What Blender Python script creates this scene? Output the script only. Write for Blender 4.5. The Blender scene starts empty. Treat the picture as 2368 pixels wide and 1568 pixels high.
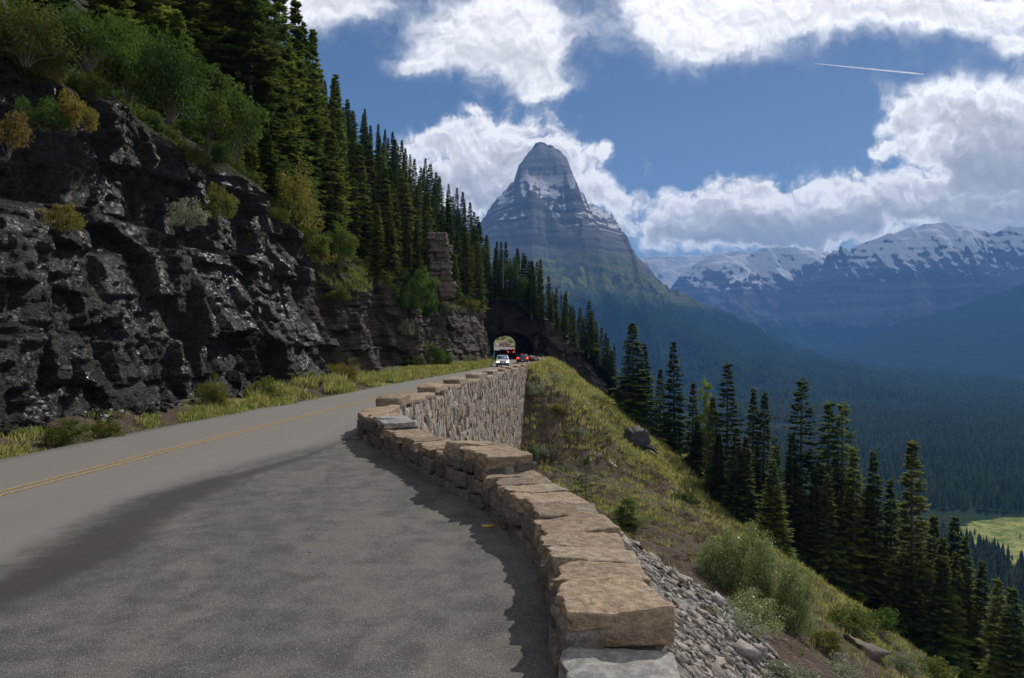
import bpy, math, random
import numpy as np
from mathutils import Vector, Matrix
SC = bpy.context.scene
COL = SC.collection
R = random.Random(11)
RNG = np.random.default_rng(5)
FPX, CX, CY, H = 781.0, 512.0, 339.0, 2.55
V2 = 1024.0 / 2367.0
rad = math.radians

def at(px, py, Y):
    return np.array([(px - CX) / FPX * Y, Y, H - (py - CY) / FPX * Y])
def atv(x, y, Y):
    return at(x * V2, y * V2, Y)

# ------------------------------------------------------------------ noise
def _hash(ix, iy, iz, seed=0):
    with np.errstate(over='ignore'):
        n = (ix.astype(np.int64) * 374761393 + iy.astype(np.int64) * 668265263 + iz.astype(np.int64) * 1274126177 + seed * 974634777) & 0xFFFFFFFF
        n = ((n ^ (n >> 13)) * 1274126177) & 0xFFFFFFFF
        n = ((n ^ (n >> 16)) * 2246822519) & 0xFFFFFFFF
        n = n ^ (n >> 15)
    return (n & 0xFFFFFF).astype(np.float64) / 0xFFFFFF

def vn(x, y, z=0.0, seed=0):
    x, y, z = np.broadcast_arrays(np.asarray(x, float), np.asarray(y, float), np.asarray(z, float))
    ix, iy, iz = np.floor(x), np.floor(y), np.floor(z)
    fx, fy, fz = x - ix, y - iy, z - iz
    fx, fy, fz = [f * f * f * (f * (f * 6 - 15) + 10) for f in (fx, fy, fz)]
    r = 0
    for dx in (0, 1):
        for dy in (0, 1):
            for dz in (0, 1):
                w = (fx if dx else 1 - fx) * (fy if dy else 1 - fy) * (fz if dz else 1 - fz)
                r = r + w * _hash(ix + dx, iy + dy, iz + dz, seed)
    return r * 2 - 1

def fbm(x, y, z=0.0, octv=4, seed=0, gain=0.5, lac=2.03):
    a, s, f = 1.0, 0.0, 1.0
    for o in range(octv):
        s = s + a * vn(np.asarray(x) * f + 17.3 * o, np.asarray(y) * f - 9.1 * o, np.asarray(z) * f + 3.7 * o, seed + o)
        a *= gain; f *= lac
    return s

def ridged(x, y, z=0.0, octv=4, seed=0, gain=0.5):
    a, s, f = 1.0, 0.0, 1.0
    for o in range(octv):
        s = s + a * (1 - np.abs(vn(np.asarray(x) * f + 5.3 * o, np.asarray(y) * f + 8.1 * o, np.asarray(z) * f, seed + o)) * 2)
        a *= gain; f *= 2.07
    return s

def sstep(a, b, x):
    t = np.clip((np.asarray(x, float) - a) / (b - a), 0, 1)
    return t * t * (3 - 2 * t)

def hnum(a, b=0, seed=0):
    a = np.floor(np.asarray(a, float)); b = np.floor(np.asarray(b, float))
    a, b = np.broadcast_arrays(a, b)
    return _hash(a, b, np.zeros_like(a), seed)

# ------------------------------------------------------------------ mesh helpers
def mk(name, V, faces, mat=None, smooth=False, attrs=None, mats=None, midx=None):
    V = np.asarray(V, np.float32).reshape(-1, 3)
    if not isinstance(faces, (list, tuple)): faces = [faces]
    faces = [np.asarray(f, np.int32) for f in faces if len(f)]
    me = bpy.data.meshes.new(name)
    me.vertices.add(len(V)); me.vertices.foreach_set('co', V.ravel())
    loops = np.concatenate([f.ravel() for f in faces]) if faces else np.zeros(0, np.int32)
    tot = np.concatenate([np.full(len(f), f.shape[1], np.int32) for f in faces])
    st = np.concatenate([[0], np.cumsum(tot)[:-1]]).astype(np.int32)
    me.loops.add(len(loops)); me.loops.foreach_set('vertex_index', loops)
    me.polygons.add(len(tot)); me.polygons.foreach_set('loop_start', st)
    if smooth: me.polygons.foreach_set('use_smooth', np.ones(len(tot), bool))
    for k, a in (attrs or {}).items():
        at_ = me.attributes.new(k, 'FLOAT', 'POINT'); at_.data.foreach_set('value', np.asarray(a, np.float32).ravel())
    for m in (mats or ([mat] if mat else [])): me.materials.append(m)
    if midx is not None: me.polygons.foreach_set('material_index', np.asarray(midx, np.int32))
    me.update(calc_edges=True); me.validate()
    return me

def sharp(me, deg=32):
    me.set_sharp_from_angle(angle=rad(deg)); return me

def link(name, me, parent=None, loc=None):
    o = bpy.data.objects.new(name, me); COL.objects.link(o)
    if parent is not None: o.parent = parent
    if loc is not None: o.location = loc
    return o

def tag(o, label, cat, group=None):
    o['label'] = label; o['category'] = cat
    if group: o['group'] = group
    return o
def struct(name, me):
    o = link(name, me); o['kind'] = 'structure'; return o
def stuff(name, me, label, cat):
    o = link(name, me); o['kind'] = 'stuff'; o['label'] = label; o['category'] = cat; return o
def thing(name, label, cat, loc=(0, 0, 0), rotz=0, group=None):
    o = bpy.data.objects.new(name, None); COL.objects.link(o)
    o.location = loc; o.rotation_euler = (0, 0, rotz); o.empty_display_size = .3
    return tag(o, label, cat, group)
def copy_thing(root, loc, rotz=0.0, scale=None, label=None, group=None):
    r = root.copy(); COL.objects.link(r); r.location = loc; r.rotation_euler = (0, 0, rotz)
    if scale is not None: r.scale = scale
    if label: r['label'] = label
    if group: r['group'] = group
    elif 'group' in r: del r['group']
    for ch in root.children:
        c = ch.copy(); COL.objects.link(c); c.parent = r
        for g in ch.children:
            d = g.copy(); COL.objects.link(d); d.parent = c
    return r

def gridf(n, m, wrap=False):
    """quads of an n x m vertex grid (index i*m+j)"""
    i, j = np.meshgrid(np.arange(n - 1), np.arange(m - 1), indexing='ij')
    a = (i * m + j).ravel()
    return np.stack([a, a + m, a + m + 1, a + 1], 1)

def tube(pts, rads, n=6, cap=True):
    pts = np.asarray(pts, float); rads = np.asarray(rads, float)
    V = []; T = np.gradient(pts, axis=0)
    for p, r, t in zip(pts, rads, T):
        t = t / (np.linalg.norm(t) + 1e-9)
        up = np.array([0, 0, 1.0]) if abs(t[2]) < .9 else np.array([1.0, 0, 0])
        a = np.cross(t, up); a /= np.linalg.norm(a); b = np.cross(t, a)
        for k in range(n):
            q = 2 * math.pi * k / n
            V.append(p + r * (math.cos(q) * a + math.sin(q) * b))
    F = []
    for i in range(len(pts) - 1):
        for k in range(n):
            F.append((i * n + k, i * n + (k + 1) % n, (i + 1) * n + (k + 1) % n, (i + 1) * n + k))
    return np.array(V), np.array(F)

class MB:
    """collects shapes into ONE mesh"""
    def __init__(s): s.V = []; s.Q = []; s.T = []; s.n = 0; s.A = []
    def add(s, V, Q=None, T=None, a=None):
        V = np.asarray(V, float).reshape(-1, 3)
        s.V.append(V)
        if Q is not None and len(Q): s.Q.append(np.asarray(Q) + s.n)
        if T is not None and len(T): s.T.append(np.asarray(T) + s.n)
        s.A.append(np.full(len(V), 0.0 if a is None else a) if np.isscalar(a) or a is None else np.asarray(a))
        s.n += len(V)
    def tube(s, pts, rads, n=6, a=None):
        V, F = tube(pts, rads, n); s.add(V, F, a=a)
    def box(s, c, h, rotz=0, taper=0.0):
        x, y, z = h
        V = np.array([(-x, -y, -z), (x, -y, -z), (x, y, -z), (-x, y, -z), (-x, -y, z), (x, -y, z), (x, y, z), (-x, y, z)], float)
        V[4:, :2] *= 1 - taper
        co, si = math.cos(rotz), math.sin(rotz)
        V = np.stack([V[:, 0] * co - V[:, 1] * si, V[:, 0] * si + V[:, 1] * co, V[:, 2]], 1) + np.asarray(c, float)
        s.add(V, [(0, 3, 2, 1), (4, 5, 6, 7), (0, 1, 5, 4), (1, 2, 6, 5), (2, 3, 7, 6), (3, 0, 4, 7)])
    def mesh(s, name, mat, smooth=False, attr='rnd'):
        V = np.concatenate(s.V); F = []
        if s.Q: F.append(np.concatenate(s.Q))
        if s.T: F.append(np.concatenate(s.T))
        return mk(name, V, F, mat, smooth, {attr: np.concatenate(s.A)} if attr else None)

# subdivided cube template
def cube_t(n):
    V = {}; vs = []; F = []
    def vid(p):
        k = tuple(np.round(p, 6))
        if k not in V: V[k] = len(vs); vs.append(p)
        return V[k]
    for ax in range(3):
        for sg in (-1, 1):
            u, v = (ax + 1) % 3, (ax + 2) % 3
            for i in range(n):
                for j in range(n):
                    q = []
                    for (a, b) in ((i, j), (i + 1, j), (i + 1, j + 1), (i, j + 1)):
                        p = [0, 0, 0]; p[ax] = sg; p[u] = -1 + 2 * a / n; p[v] = -1 + 2 * b / n
                        q.append(vid(tuple(p)))
                    F.append(q if sg > 0 else q[::-1])
    return np.array(vs, float), np.array(F)

def stones(tmpl, cen, ax, half, seed=0, rough=.06, power=9, fine=2.2, sk=.10):
    """N deformed stone blocks. cen (N,3); ax (N,3,3) rows = local axes; half (N,3). Returns V (N*k,3), F."""
    T, TF = tmpl
    cen = np.asarray(cen, float); half = np.asarray(half, float); ax = np.asarray(ax, float)
    N = len(cen); k = len(T)
    r = (np.abs(T) ** power).sum(1) ** (1 / power)
    L = (T / r[:, None])[None] * half[:, None, :]                         # N,k,3
    rs = np.random.default_rng(seed + 77)
    # skew: shift faces
    sh = rs.uniform(-sk, sk, (N, 6))
    L[..., 0] *= 1 + sh[:, None, 0] * T[None, :, 2] + sh[:, None, 1] * T[None, :, 1]
    L[..., 1] *= 1 + sh[:, None, 2] * T[None, :, 0]
    L[..., 2] *= 1 + sh[:, None, 3] * T[None, :, 0] + sh[:, None, 4] * T[None, :, 1]
    Wd = cen[:, None, :] + np.einsum('nkj,njd->nkd', L, ax)
    off = rs.uniform(0, 100, (N, 1))
    q = Wd * fine
    amp = rough
    d = np.stack([fbm(q[..., 0] + off, q[..., 1], q[..., 2], 3, seed), fbm(q[..., 0], q[..., 1] + off, q[..., 2], 3, seed + 9),
                  fbm(q[..., 0], q[..., 1], q[..., 2] + off, 3, seed + 19)], -1) * amp
    Wd = Wd + d
    F = (TF[None] + (np.arange(N) * k)[:, None, None]).reshape(-1, 4)
    rnd = np.repeat(rs.uniform(0, 1, N), k)
    return Wd.reshape(-1, 3), F, rnd

# ------------------------------------------------------------------ node helper
class NT:
    def __init__(s, nt): s.nt = nt; s.nodes = nt.nodes; s.l = nt.links
    def n(s, t, **kw):
        nd = s.nodes.new(t)
        for k, v in kw.items(): setattr(nd, k, v)
        return nd
    def setin(s, sock, v):
        if v is None: return
        if isinstance(v, bpy.types.NodeSocket): s.l.new(v, sock)
        else:
            if isinstance(v, (tuple, list)) and len(v) == 3 and sock.type == 'RGBA': v = (*v, 1)
            sock.default_value = v
    def m(s, op, a, b=None, c=None, clamp=False):
        nd = s.n('ShaderNodeMath', operation=op, use_clamp=clamp)
        for i, v in enumerate((a, b, c)): s.setin(nd.inputs[i], v) if v is not None else None
        return nd.outputs[0]
    def vm(s, op, a, b=None, c=None, scale=None):
        nd = s.n('ShaderNodeVectorMath', operation=op)
        for i, v in enumerate((a, b, c)):
            if v is not None: s.setin(nd.inputs[i], v)
        if scale is not None: s.setin(nd.inputs['Scale'], scale)
        return nd.outputs['Value'] if op in ('DOT_PRODUCT', 'LENGTH', 'DISTANCE') else nd.outputs[0]
    def noise(s, vec, scale, detail=4, rough=.5, lac=2.0, dist=0.0, color=False, dim='3D'):
        nd = s.n('ShaderNodeTexNoise', noise_dimensions=dim)
        s.setin(nd.inputs['Vector'], vec); s.setin(nd.inputs['Scale'], scale); s.setin(nd.inputs['Detail'], detail)
        s.setin(nd.inputs['Roughness'], rough); s.setin(nd.inputs['Lacunarity'], lac); s.setin(nd.inputs['Distortion'], dist)
        return nd.outputs['Color' if color else 'Fac']
    def vor(s, vec, scale, feat='F1', out='Distance', rnd=1.0):
        nd = s.n('ShaderNodeTexVoronoi', feature=feat)
        s.setin(nd.inputs['Vector'], vec); s.setin(nd.inputs['Scale'], scale); s.setin(nd.inputs['Randomness'], rnd)
        return nd.outputs[out]
    def ss(s, x, a, b, lo=0.0, hi=1.0):
        nd = s.n('ShaderNodeMapRange', interpolation_type='SMOOTHSTEP')
        s.setin(nd.inputs[0], x); s.setin(nd.inputs[1], a); s.setin(nd.inputs[2], b); s.setin(nd.inputs[3], lo); s.setin(nd.inputs[4], hi)
        return nd.outputs[0]
    def lin(s, x, a, b, lo=0.0, hi=1.0):
        nd = s.n('ShaderNodeMapRange')
        s.setin(nd.inputs[0], x); s.setin(nd.inputs[1], a); s.setin(nd.inputs[2], b); s.setin(nd.inputs[3], lo); s.setin(nd.inputs[4], hi)
        return nd.outputs[0]
    def mix(s, f, a, b, mode='MIX'):
        nd = s.n('ShaderNodeMix', data_type='RGBA', blend_type=mode)
        s.setin(nd.inputs[0], f); s.setin(nd.inputs[6], a); s.setin(nd.inputs[7], b)
        return nd.outputs[2]
    def attr(s, name, out='Fac'):
        return s.n('ShaderNodeAttribute', attribute_name=name).outputs[out]
    def geo(s, o='Position'): return s.n('ShaderNodeNewGeometry').outputs[o]
    def sep(s, v):
        nd = s.n('ShaderNodeSeparateXYZ'); s.setin(nd.inputs[0], v); return nd.outputs
    def comb(s, x, y, z):
        nd = s.n('ShaderNodeCombineXYZ')
        for i, v in enumerate((x, y, z)): s.setin(nd.inputs[i], v)
        return nd.outputs[0]
    def bump(s, h, strength=.5, dist=.05, normal=None):
        nd = s.n('ShaderNodeBump'); s.setin(nd.inputs['Height'], h); s.setin(nd.inputs['Strength'], strength); s.setin(nd.inputs['Distance'], dist)
        if normal is not None: s.setin(nd.inputs['Normal'], normal)
        return nd.outputs[0]

def newmat(name):
    m = bpy.data.materials.new(name); m.use_nodes = True
    t = NT(m.node_tree); b = t.nodes['Principled BSDF']
    return m, t, b
def pset(t, b, **kw):
    for k, v in kw.items(): t.setin(b.inputs[k.replace('_', ' ')], v)
def flat(name, col, rough=.6, metal=0.0, emis=None, estr=0.0, spec=.5):
    m, t, b = newmat(name); pset(t, b, Base_Color=col, Roughness=rough, Metallic=metal)
    b.inputs['Specular IOR Level'].default_value = spec
    if emis: pset(t, b, Emission_Color=emis, Emission_Strength=estr)
    return m
HAZE, EXPO = .82e-4, 0.0
# ------------------------------------------------------------------ materials
def foliage(name, cols, transl=.35, rough=.8, nscale=1.2, spec=.06):
    """cols: list of 3 colours spread by per-object and per-vertex variation"""
    m, t, b = newmat(name)
    oi = t.n('ShaderNodeObjectInfo').outputs['Random']
    a = t.attr('rnd')
    nz = t.noise(t.geo(), nscale, 2)
    f = t.m('ADD', t.m('MULTIPLY', oi, .45), t.m('MULTIPLY', a, .55))
    f = t.m('ADD', f, t.m('MULTIPLY', t.m('SUBTRACT', nz, .5), .6))
    cr = t.n('ShaderNodeValToRGB'); t.setin(cr.inputs[0], f)
    e = cr.color_ramp.elements
    e[0].position = .15; e[0].color = (*cols[0], 1); e[1].position = .85; e[1].color = (*cols[2], 1)
    k = e.new(.5); k.color = (*cols[1], 1)
    pset(t, b, Base_Color=cr.outputs[0], Roughness=rough); b.inputs['Specular IOR Level'].default_value = spec
    tr = t.n('ShaderNodeBsdfTranslucent'); t.l.new(cr.outputs[0], tr.inputs[0])
    mx = t.n('ShaderNodeMixShader'); mx.inputs[0].default_value = transl
    t.l.new(b.outputs[0], mx.inputs[1]); t.l.new(tr.outputs[0], mx.inputs[2])
    t.l.new(mx.outputs[0], t.nodes['Material Output'].inputs[0])
    return m

M = {}
M['needle'] = foliage('fir needles', [(.020, .036, .009), (.058, .096, .018), (.165, .205, .036)], .48)  # last, brightest tone paints sunlight onto the branch tips
M['needle_y'] = foliage('yellowish fir needles', [(.024, .042, .010), (.062, .092, .018), (.16, .18, .035)], .48)
M['needle_dead'] = foliage('dry red needles', [(.10, .05, .03), (.14, .075, .045), (.18, .10, .06)], .2)
M['leaf_g'] = foliage('green leaves', [(.035, .07, .015), (.07, .125, .022), (.13, .17, .03)], .45)
M['leaf_y'] = foliage('yellowing leaves', [(.06, .09, .02), (.14, .15, .03), (.26, .19, .045)], .4)
M['leaf_o'] = foliage('autumn leaves', [(.09, .075, .025), (.17, .125, .035), (.20, .12, .05)], .4)
M['leaf_s'] = foliage('grey green sage leaves', [(.10, .125, .07), (.22, .25, .15), (.36, .38, .25)], .3)
M['leaf_w'] = foliage('willow leaves', [(.07, .11, .03), (.16, .22, .06), (.28, .33, .13)], .45, .36, 1.2, .5)
M['grass_y'] = foliage('dry grass blades', [(.24, .22, .07), (.42, .39, .12), (.58, .52, .22)], .4, .7, .35)
M['grass_g'] = foliage('green grass blades', [(.07, .10, .022), (.17, .20, .045), (.32, .31, .08)], .45, .7, .5)

m, t, b = newmat('bark')
p = t.geo(); nz = t.noise(t.vm('MULTIPLY', p, (9, 9, 2)), 1.0, 5)
pset(t, b, Base_Color=t.mix(nz, (.035, .028, .022), (.17, .15, .13)), Roughness=.9, Normal=t.bump(nz, .7, .03)); M['bark'] = m
m, t, b = newmat('grey dead wood')
nz = t.noise(t.vm('MULTIPLY', t.geo(), (9, 9, 1.5)), 1.0, 4)
pset(t, b, Base_Color=t.mix(nz, (.12, .11, .10), (.42, .40, .37)), Roughness=.85, Normal=t.bump(nz, .6, .03)); M['deadwood'] = m

# cliff rock: dark banded argillite, seeping water on the near part
def rockmat(name, wet=True, tint=1.0, wetx=0.0):
    m, t, b = newmat(name)
    p = t.geo(); xyz = t.sep(p)
    band = t.noise(t.vm('MULTIPLY', p, (.5, .5, 5.0)), 1.0, 5, .6, dist=.6)
    big = t.noise(p, .33, 4, .55)
    med = t.noise(p, 1.7, 6, .62)
    fine = t.noise(t.vm('MULTIPLY', p, (1, 1, 1.8)), 7.0, 6, .68)
    dark = t.mix(med, (.007, .0065, .0075), (.022, .020, .021))
    dry = t.mix(t.ss(band, .3, .7), (.016, .013, .0115), (.075, .058, .045))
    dry = t.mix(t.ss(med, .54, .74), dry, (.062, .056, .052))
    dry = t.mix(1.0, dry, (tint, tint, tint), 'MULTIPLY')
    if wet: dry = t.mix(t.ss(xyz[1], 46, 60), t.mix(1.0, dry, (.68, .66, .66), 'MULTIPLY'), t.mix(1.0, dry, (1.75, 1.62, 1.48), 'MULTIPLY'))  # farther buttresses get sunlit warmth painted into the colour; nearer dry rock is darker
    streak = t.noise(t.vm('MULTIPLY', p, (2.2, 2.2, .16)), 1.0, 3, .55)
    if wet:
        w = t.m('SUBTRACT', 1.0, t.ss(xyz[1], 44.5, 49.0))
        pat = t.ss(t.m('ADD', t.m('MULTIPLY', big, .7), t.m('MULTIPLY', streak, .5)), .57, .68)
        # dry, paler blocks show through the seep
        w = t.m('MULTIPLY', w, t.m('SUBTRACT', 1.0, t.m('MULTIPLY', pat, .85)))
    else:
        w = t.m('MULTIPLY', t.ss(t.m('ADD', t.m('MULTIPLY', big, .5), t.m('MULTIPLY', streak, .5)), .56 - wetx, .66 - wetx), .8)
    col = t.mix(w, dry, dark)
    rust = t.ss(streak, .62, .74)
    col = t.mix(t.m('MULTIPLY', rust, .55), col, (.10, .055, .022))
    rough = t.m('ADD', t.m('MULTIPLY', t.m('SUBTRACT', 1.0, w), .4), t.m('ADD', .14, t.m('MULTIPLY', big, .30)))
    h = t.m('ADD', t.m('MULTIPLY', med, .22), t.m('ADD', t.m('MULTIPLY', band, .60), t.m('MULTIPLY', fine, .60)))
    h = t.m('ADD', h, t.m('MULTIPLY', t.noise(t.vm('MULTIPLY', p, (1, 1, 1.6)), 17.0, 5, .72), .62))
    nrm = t.bump(h, 1.0, .34)
    # splintered facets, each with its own tilt: they catch the sun one by one
    q = t.vm('ADD', t.vm('MULTIPLY', p, (1.0, 1.0, 1.9)), t.vm('SCALE', t.noise(p, 3.0, 2, color=True), scale=.25))
    f1 = t.vm('SUBTRACT', t.vor(q, 6.5, 'F1', 'Color'), (.5, .5, .5)); f2 = t.vm('SUBTRACT', t.vor(q, 17.0, 'F1', 'Color'), (.5, .5, .5)); f3 = t.vm('SUBTRACT', t.vor(q, 46.0, 'F1', 'Color'), (.5, .5, .5))
    nrm = t.vm('NORMALIZE', t.vm('ADD', nrm, t.vm('ADD', t.vm('SCALE', f1, scale=.35), t.vm('ADD', t.vm('SCALE', f2, scale=.75), t.vm('SCALE', f3, scale=.75)))))
    pset(t, b, Base_Color=col, Roughness=t.m('MAXIMUM', rough, .18), Normal=nrm)
    t.setin(b.inputs['Specular IOR Level'], t.lin(w, 0, 1, .16, .46))
    return m
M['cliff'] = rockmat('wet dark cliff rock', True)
M['rock_dry'] = rockmat('dry brown rock', False, .55)
M['rock_out'] = rockmat('grey glinting outcrop rock', False, 2.4, .12)

# masonry stone / cap stone
def stonemat(name, cols, lich=True, bumpd=.03, sc=1.0):
    m, t, b = newmat(name)
    p = t.geo(); r = t.attr('rnd')
    off = t.comb(t.m('MULTIPLY', r, 37.0), t.m('MULTIPLY', r, 91.0), t.m('MULTIPLY', r, 13.0))
    q = t.vm('ADD', p, off)
    g1 = t.noise(q, 2.2 * sc, 6, .62); g2 = t.noise(t.vm('MULTIPLY', q, (1, 1, 1.6)), 11 * sc, 5, .65); g3 = t.noise(q, 60 * sc, 2, .6)
    cr = t.n('ShaderNodeValToRGB'); t.setin(cr.inputs[0], t.m('ADD', t.m('MULTIPLY', r, .55), t.m('MULTIPLY', g1, .45)))
    e = cr.color_ramp.elements; e[0].position = .12; e[0].color = (*cols[0], 1); e[1].position = .9; e[1].color = (*cols[-1], 1)
    for i, c in enumerate(cols[1:-1]):
        k = e.new(.12 + .78 * (i + 1) / (len(cols) - 1)); k.color = (*c, 1)
    col = t.mix(t.ss(g2, .35, .75), t.mix(1.0, cr.outputs[0], (.45, .43, .42), 'MULTIPLY'), cr.outputs[0])
    col = t.mix(t.m('MULTIPLY', t.ss(g3, .5, .8), .35), col, (.5, .46, .40))
    wisp = t.noise(t.vm('MULTIPLY', q, (5, .9, 3)), 1.3, 5, .65, dist=1.2)
    col = t.mix(t.m('MULTIPLY', t.ss(wisp, .60, .72), .3), col, (.13, .10, .08))
    if lich:
        lm = t.m('MULTIPLY', t.ss(t.noise(q, 7.0, 5, .65), .66, .70), t.ss(t.noise(q, 1.1, 2), .5, .62))
        col = t.mix(lm, col, (.42, .16, .03))
        lg = t.m('MULTIPLY', t.ss(t.noise(q, 4.0, 6, .7), .62, .68), .55)
        col = t.mix(lg, col, (.30, .30, .27))
    h = t.m('ADD', t.m('MULTIPLY', g1, .6), t.m('ADD', t.m('MULTIPLY', g2, .5), t.m('MULTIPLY', g3, .12)))
    pset(t, b, Base_Color=col, Roughness=.85, Normal=t.bump(h, .9, bumpd)); b.inputs['Specular IOR Level'].default_value = .3
    return m
M['cap'] = stonemat('tan cap stone', [(.21, .155, .105), (.32, .235, .155), (.41, .30, .19), (.35, .31, .25)], True, .09)
M['cap_grey'] = stonemat('grey cap slab', [(.24, .235, .225), (.30, .295, .28), (.36, .34, .31)], False, .03)
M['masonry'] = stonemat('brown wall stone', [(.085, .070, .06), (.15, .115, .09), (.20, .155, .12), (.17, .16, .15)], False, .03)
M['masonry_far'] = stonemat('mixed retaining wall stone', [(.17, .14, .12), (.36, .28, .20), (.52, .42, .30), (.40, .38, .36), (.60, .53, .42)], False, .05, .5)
m, t, b = newmat('dark mortar')
pset(t, b, Base_Color=t.mix(t.noise(t.geo(), 8, 4), (.035, .03, .027), (.09, .08, .07)), Roughness=.95); M['mortar'] = m
M['scree'] = stonemat('grey scree chips', [(.20, .18, .165), (.32, .29, .26), (.40, .35, .30), (.34, .325, .31), (.52, .47, .42)], False, .01, 3)

# asphalt: worn lane and rough, darker pullout with old seal stains (attribute lane: metres right of the lane edge)
m, t, b = newmat('asphalt')
p = t.geo(); xyz = t.sep(p); lane = t.attr('lane')
g = t.noise(p, 55, 3, .7); g2 = t.noise(p, 70, 3, .75); lo = t.noise(p, .55, 4, .6); mid = t.noise(p, 2.6, 5, .65)
spk = t.vor(p, 75, 'F1', 'Color'); sd = t.vor(p, 75, 'F1', 'Distance')
stre = t.noise(t.vm('MULTIPLY', p, (1.6, .22, 1)), 1.0, 4, .6)
lanec = t.mix(t.m('ADD', t.m('MULTIPLY', stre, .6), t.m('MULTIPLY', mid, .4)), (.128, .118, .106), (.178, .165, .149))
lanec = t.mix(t.m('MULTIPLY', t.ss(g, .45, .75), .5), lanec, (.21, .198, .182))
# pullout
pc = t.mix(t.ss(mid, .3, .7), (.060, .056, .052), (.102, .096, .090))
diag = t.noise(t.vm('MULTIPLY', p, (.75, .30, 1)), 1.1, 5, .62, dist=.5)
pale = t.ss(t.m('ADD', t.m('MULTIPLY', diag, .8), t.m('MULTIPLY', mid, .25)), .46, .62)
pc = t.mix(t.m('MULTIPLY', pale, .55), pc, (.150, .135, .119))
chip = t.m('MULTIPLY', t.ss(t.sep(spk)[0], .66, .95), t.ss(sd, .62, .25))
pc = t.mix(t.m('MULTIPLY', chip, .8), pc, t.mix(t.sep(spk)[2], (.34, .32, .29), (.22, .17, .15)))
chipd = t.m('MULTIPLY', t.ss(t.sep(spk)[1], .55, .9), t.ss(sd, .65, .3))
pc = t.mix(t.m('MULTIPLY', chipd, .55), pc, (.035, .033, .033))
# dark damp seal stain along the lane edge
stain = t.attr('stain')
pc = t.mix(1.0, pc, t.mix(t.ss(g2, .30, .70), (.55, .54, .53), (1.42, 1.40, 1.38)), 'MULTIPLY')
sm = t.ss(t.m('ADD', stain, t.m('MULTIPLY', t.m('SUBTRACT', t.noise(p, .9, 5, .65), .5), .9)), .26, .72)
pc = t.mix(t.m('MULTIPLY', sm, .93), pc, t.mix(g, (.024, .020, .016), (.056, .047, .038)))
lm = t.ss(t.m('ADD', lane, t.m('MULTIPLY', t.m('SUBTRACT', mid, .5), 1.1)), -.35, .60)
col = t.mix(lm, lanec, pc)
# dark damp edge by the cliff
ed = t.attr('edge')
col = t.mix(t.m('MULTIPLY', t.ss(t.m('ADD', ed, t.m('MULTIPLY', lo, .5)), .75, .2), .6), col, (.05, .046, .042))
h = t.m('ADD', t.m('MULTIPLY', g, .6), t.m('MULTIPLY', t.m('SUBTRACT', 1.0, sd), .5))
pset(t, b, Base_Color=col, Roughness=t.lin(sm, 0, 1, .88, .72), Normal=t.bump(h, t.lin(lm, 0, 1, .3, .9), .012)); b.inputs['Specular IOR Level'].default_value = .25
M['asphalt'] = m
m, t, b = newmat('worn yellow paint')
w = t.ss(t.noise(t.geo(), 14, 5, .7), .44, .60)
pset(t, b, Base_Color=t.mix(w, (.15, .12, .07), (.36, .235, .05)), Roughness=.8); M['yellow'] = m

# right hillside
m, t, b = newmat('hillside ground')
p = t.geo(); n1 = t.noise(p, .22, 5, .6); n2 = t.noise(p, 1.3, 6, .65); n3 = t.noise(p, 7, 5, .65)
gr = t.attr('grass'); scr = t.attr('scree')
dirt = t.mix(n2, (.034, .023, .015), (.105, .074, .050))
dirt = t.mix(t.ss(n3, .5, .7), dirt, (.15, .115, .085))
dry = t.mix(n3, (.13, .115, .04), (.38, .34, .13))
grn = t.mix(n3, (.05, .07, .018), (.15, .16, .05))
veg = t.mix(t.ss(n2, .42, .6), dry, grn)
col = t.mix(t.ss(t.m('ADD', gr, t.m('MULTIPLY', t.m('SUBTRACT', n2, .5), 1.3)), .35, .65), dirt, veg)
grav = t.mix(t.vor(p, 26, 'F1', 'Color'), (.08, .07, .062), (.30, .27, .24))
col = t.mix(t.ss(t.m('ADD', scr, t.m('MULTIPLY', t.m('SUBTRACT', n2, .5), .7)), .4, .6), col, grav)
pset(t, b, Base_Color=col, Roughness=.95, Normal=t.bump(t.m('ADD', t.m('ADD', n2, t.m('MULTIPLY', n3, .5)), t.m('MULTIPLY', t.vor(p, 26, 'F1', 'Distance'), .35)), .9, .15)); b.inputs['Specular IOR Level'].default_value = .2
M['ground'] = m
# left hillside soil / undergrowth
m, t, b = newmat('forest slope ground')
p = t.geo(); n2 = t.noise(p, .8, 6, .65); n3 = t.noise(p, 5, 5, .65)
col = t.mix(t.ss(n2, .4, .62), t.mix(n3, (.02, .016, .012), (.05, .04, .03)), t.mix(n3, (.012, .02, .008), (.045, .055, .018)))
pset(t, b, Base_Color=col, Roughness=.95, Normal=t.bump(t.m('ADD', n2, n3), .9, .25)); b.inputs['Specular IOR Level'].default_value = .2
M['slope'] = m

# valley floor and forest
m, t, b = newmat('valley floor')
p = t.geo(); n1 = t.noise(p, .006, 4, .6); n2 = t.noise(p, .06, 6, .65); md = t.attr('meadow')
fo = t.mix(n2, (.012, .022, .012), (.03, .045, .02))
me_ = t.mix(t.ss(n2, .35, .65), (.09, .13, .035), (.27, .27, .10))
me_ = t.mix(t.ss(t.noise(p, .35, 3), .56, .66), me_, (.05, .075, .025))
col = t.mix(t.ss(t.m('ADD', md, t.m('MULTIPLY', t.m('SUBTRACT', n2, .5), .6)), .4, .6), fo, me_)
pset(t, b, Base_Color=col, Roughness=.95); b.inputs['Specular IOR Level'].default_value = 0
M['valley'] = m
M['leaf_b'] = foliage('rusty brown weeds', [(.05, .035, .02), (.11, .075, .038), (.20, .15, .07)], .3)
M['forest'] = foliage('distant forest', [(.009, .020, .010), (.020, .036, .015), (.048, .066, .024)], .15, .8, .01, 0)

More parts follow.
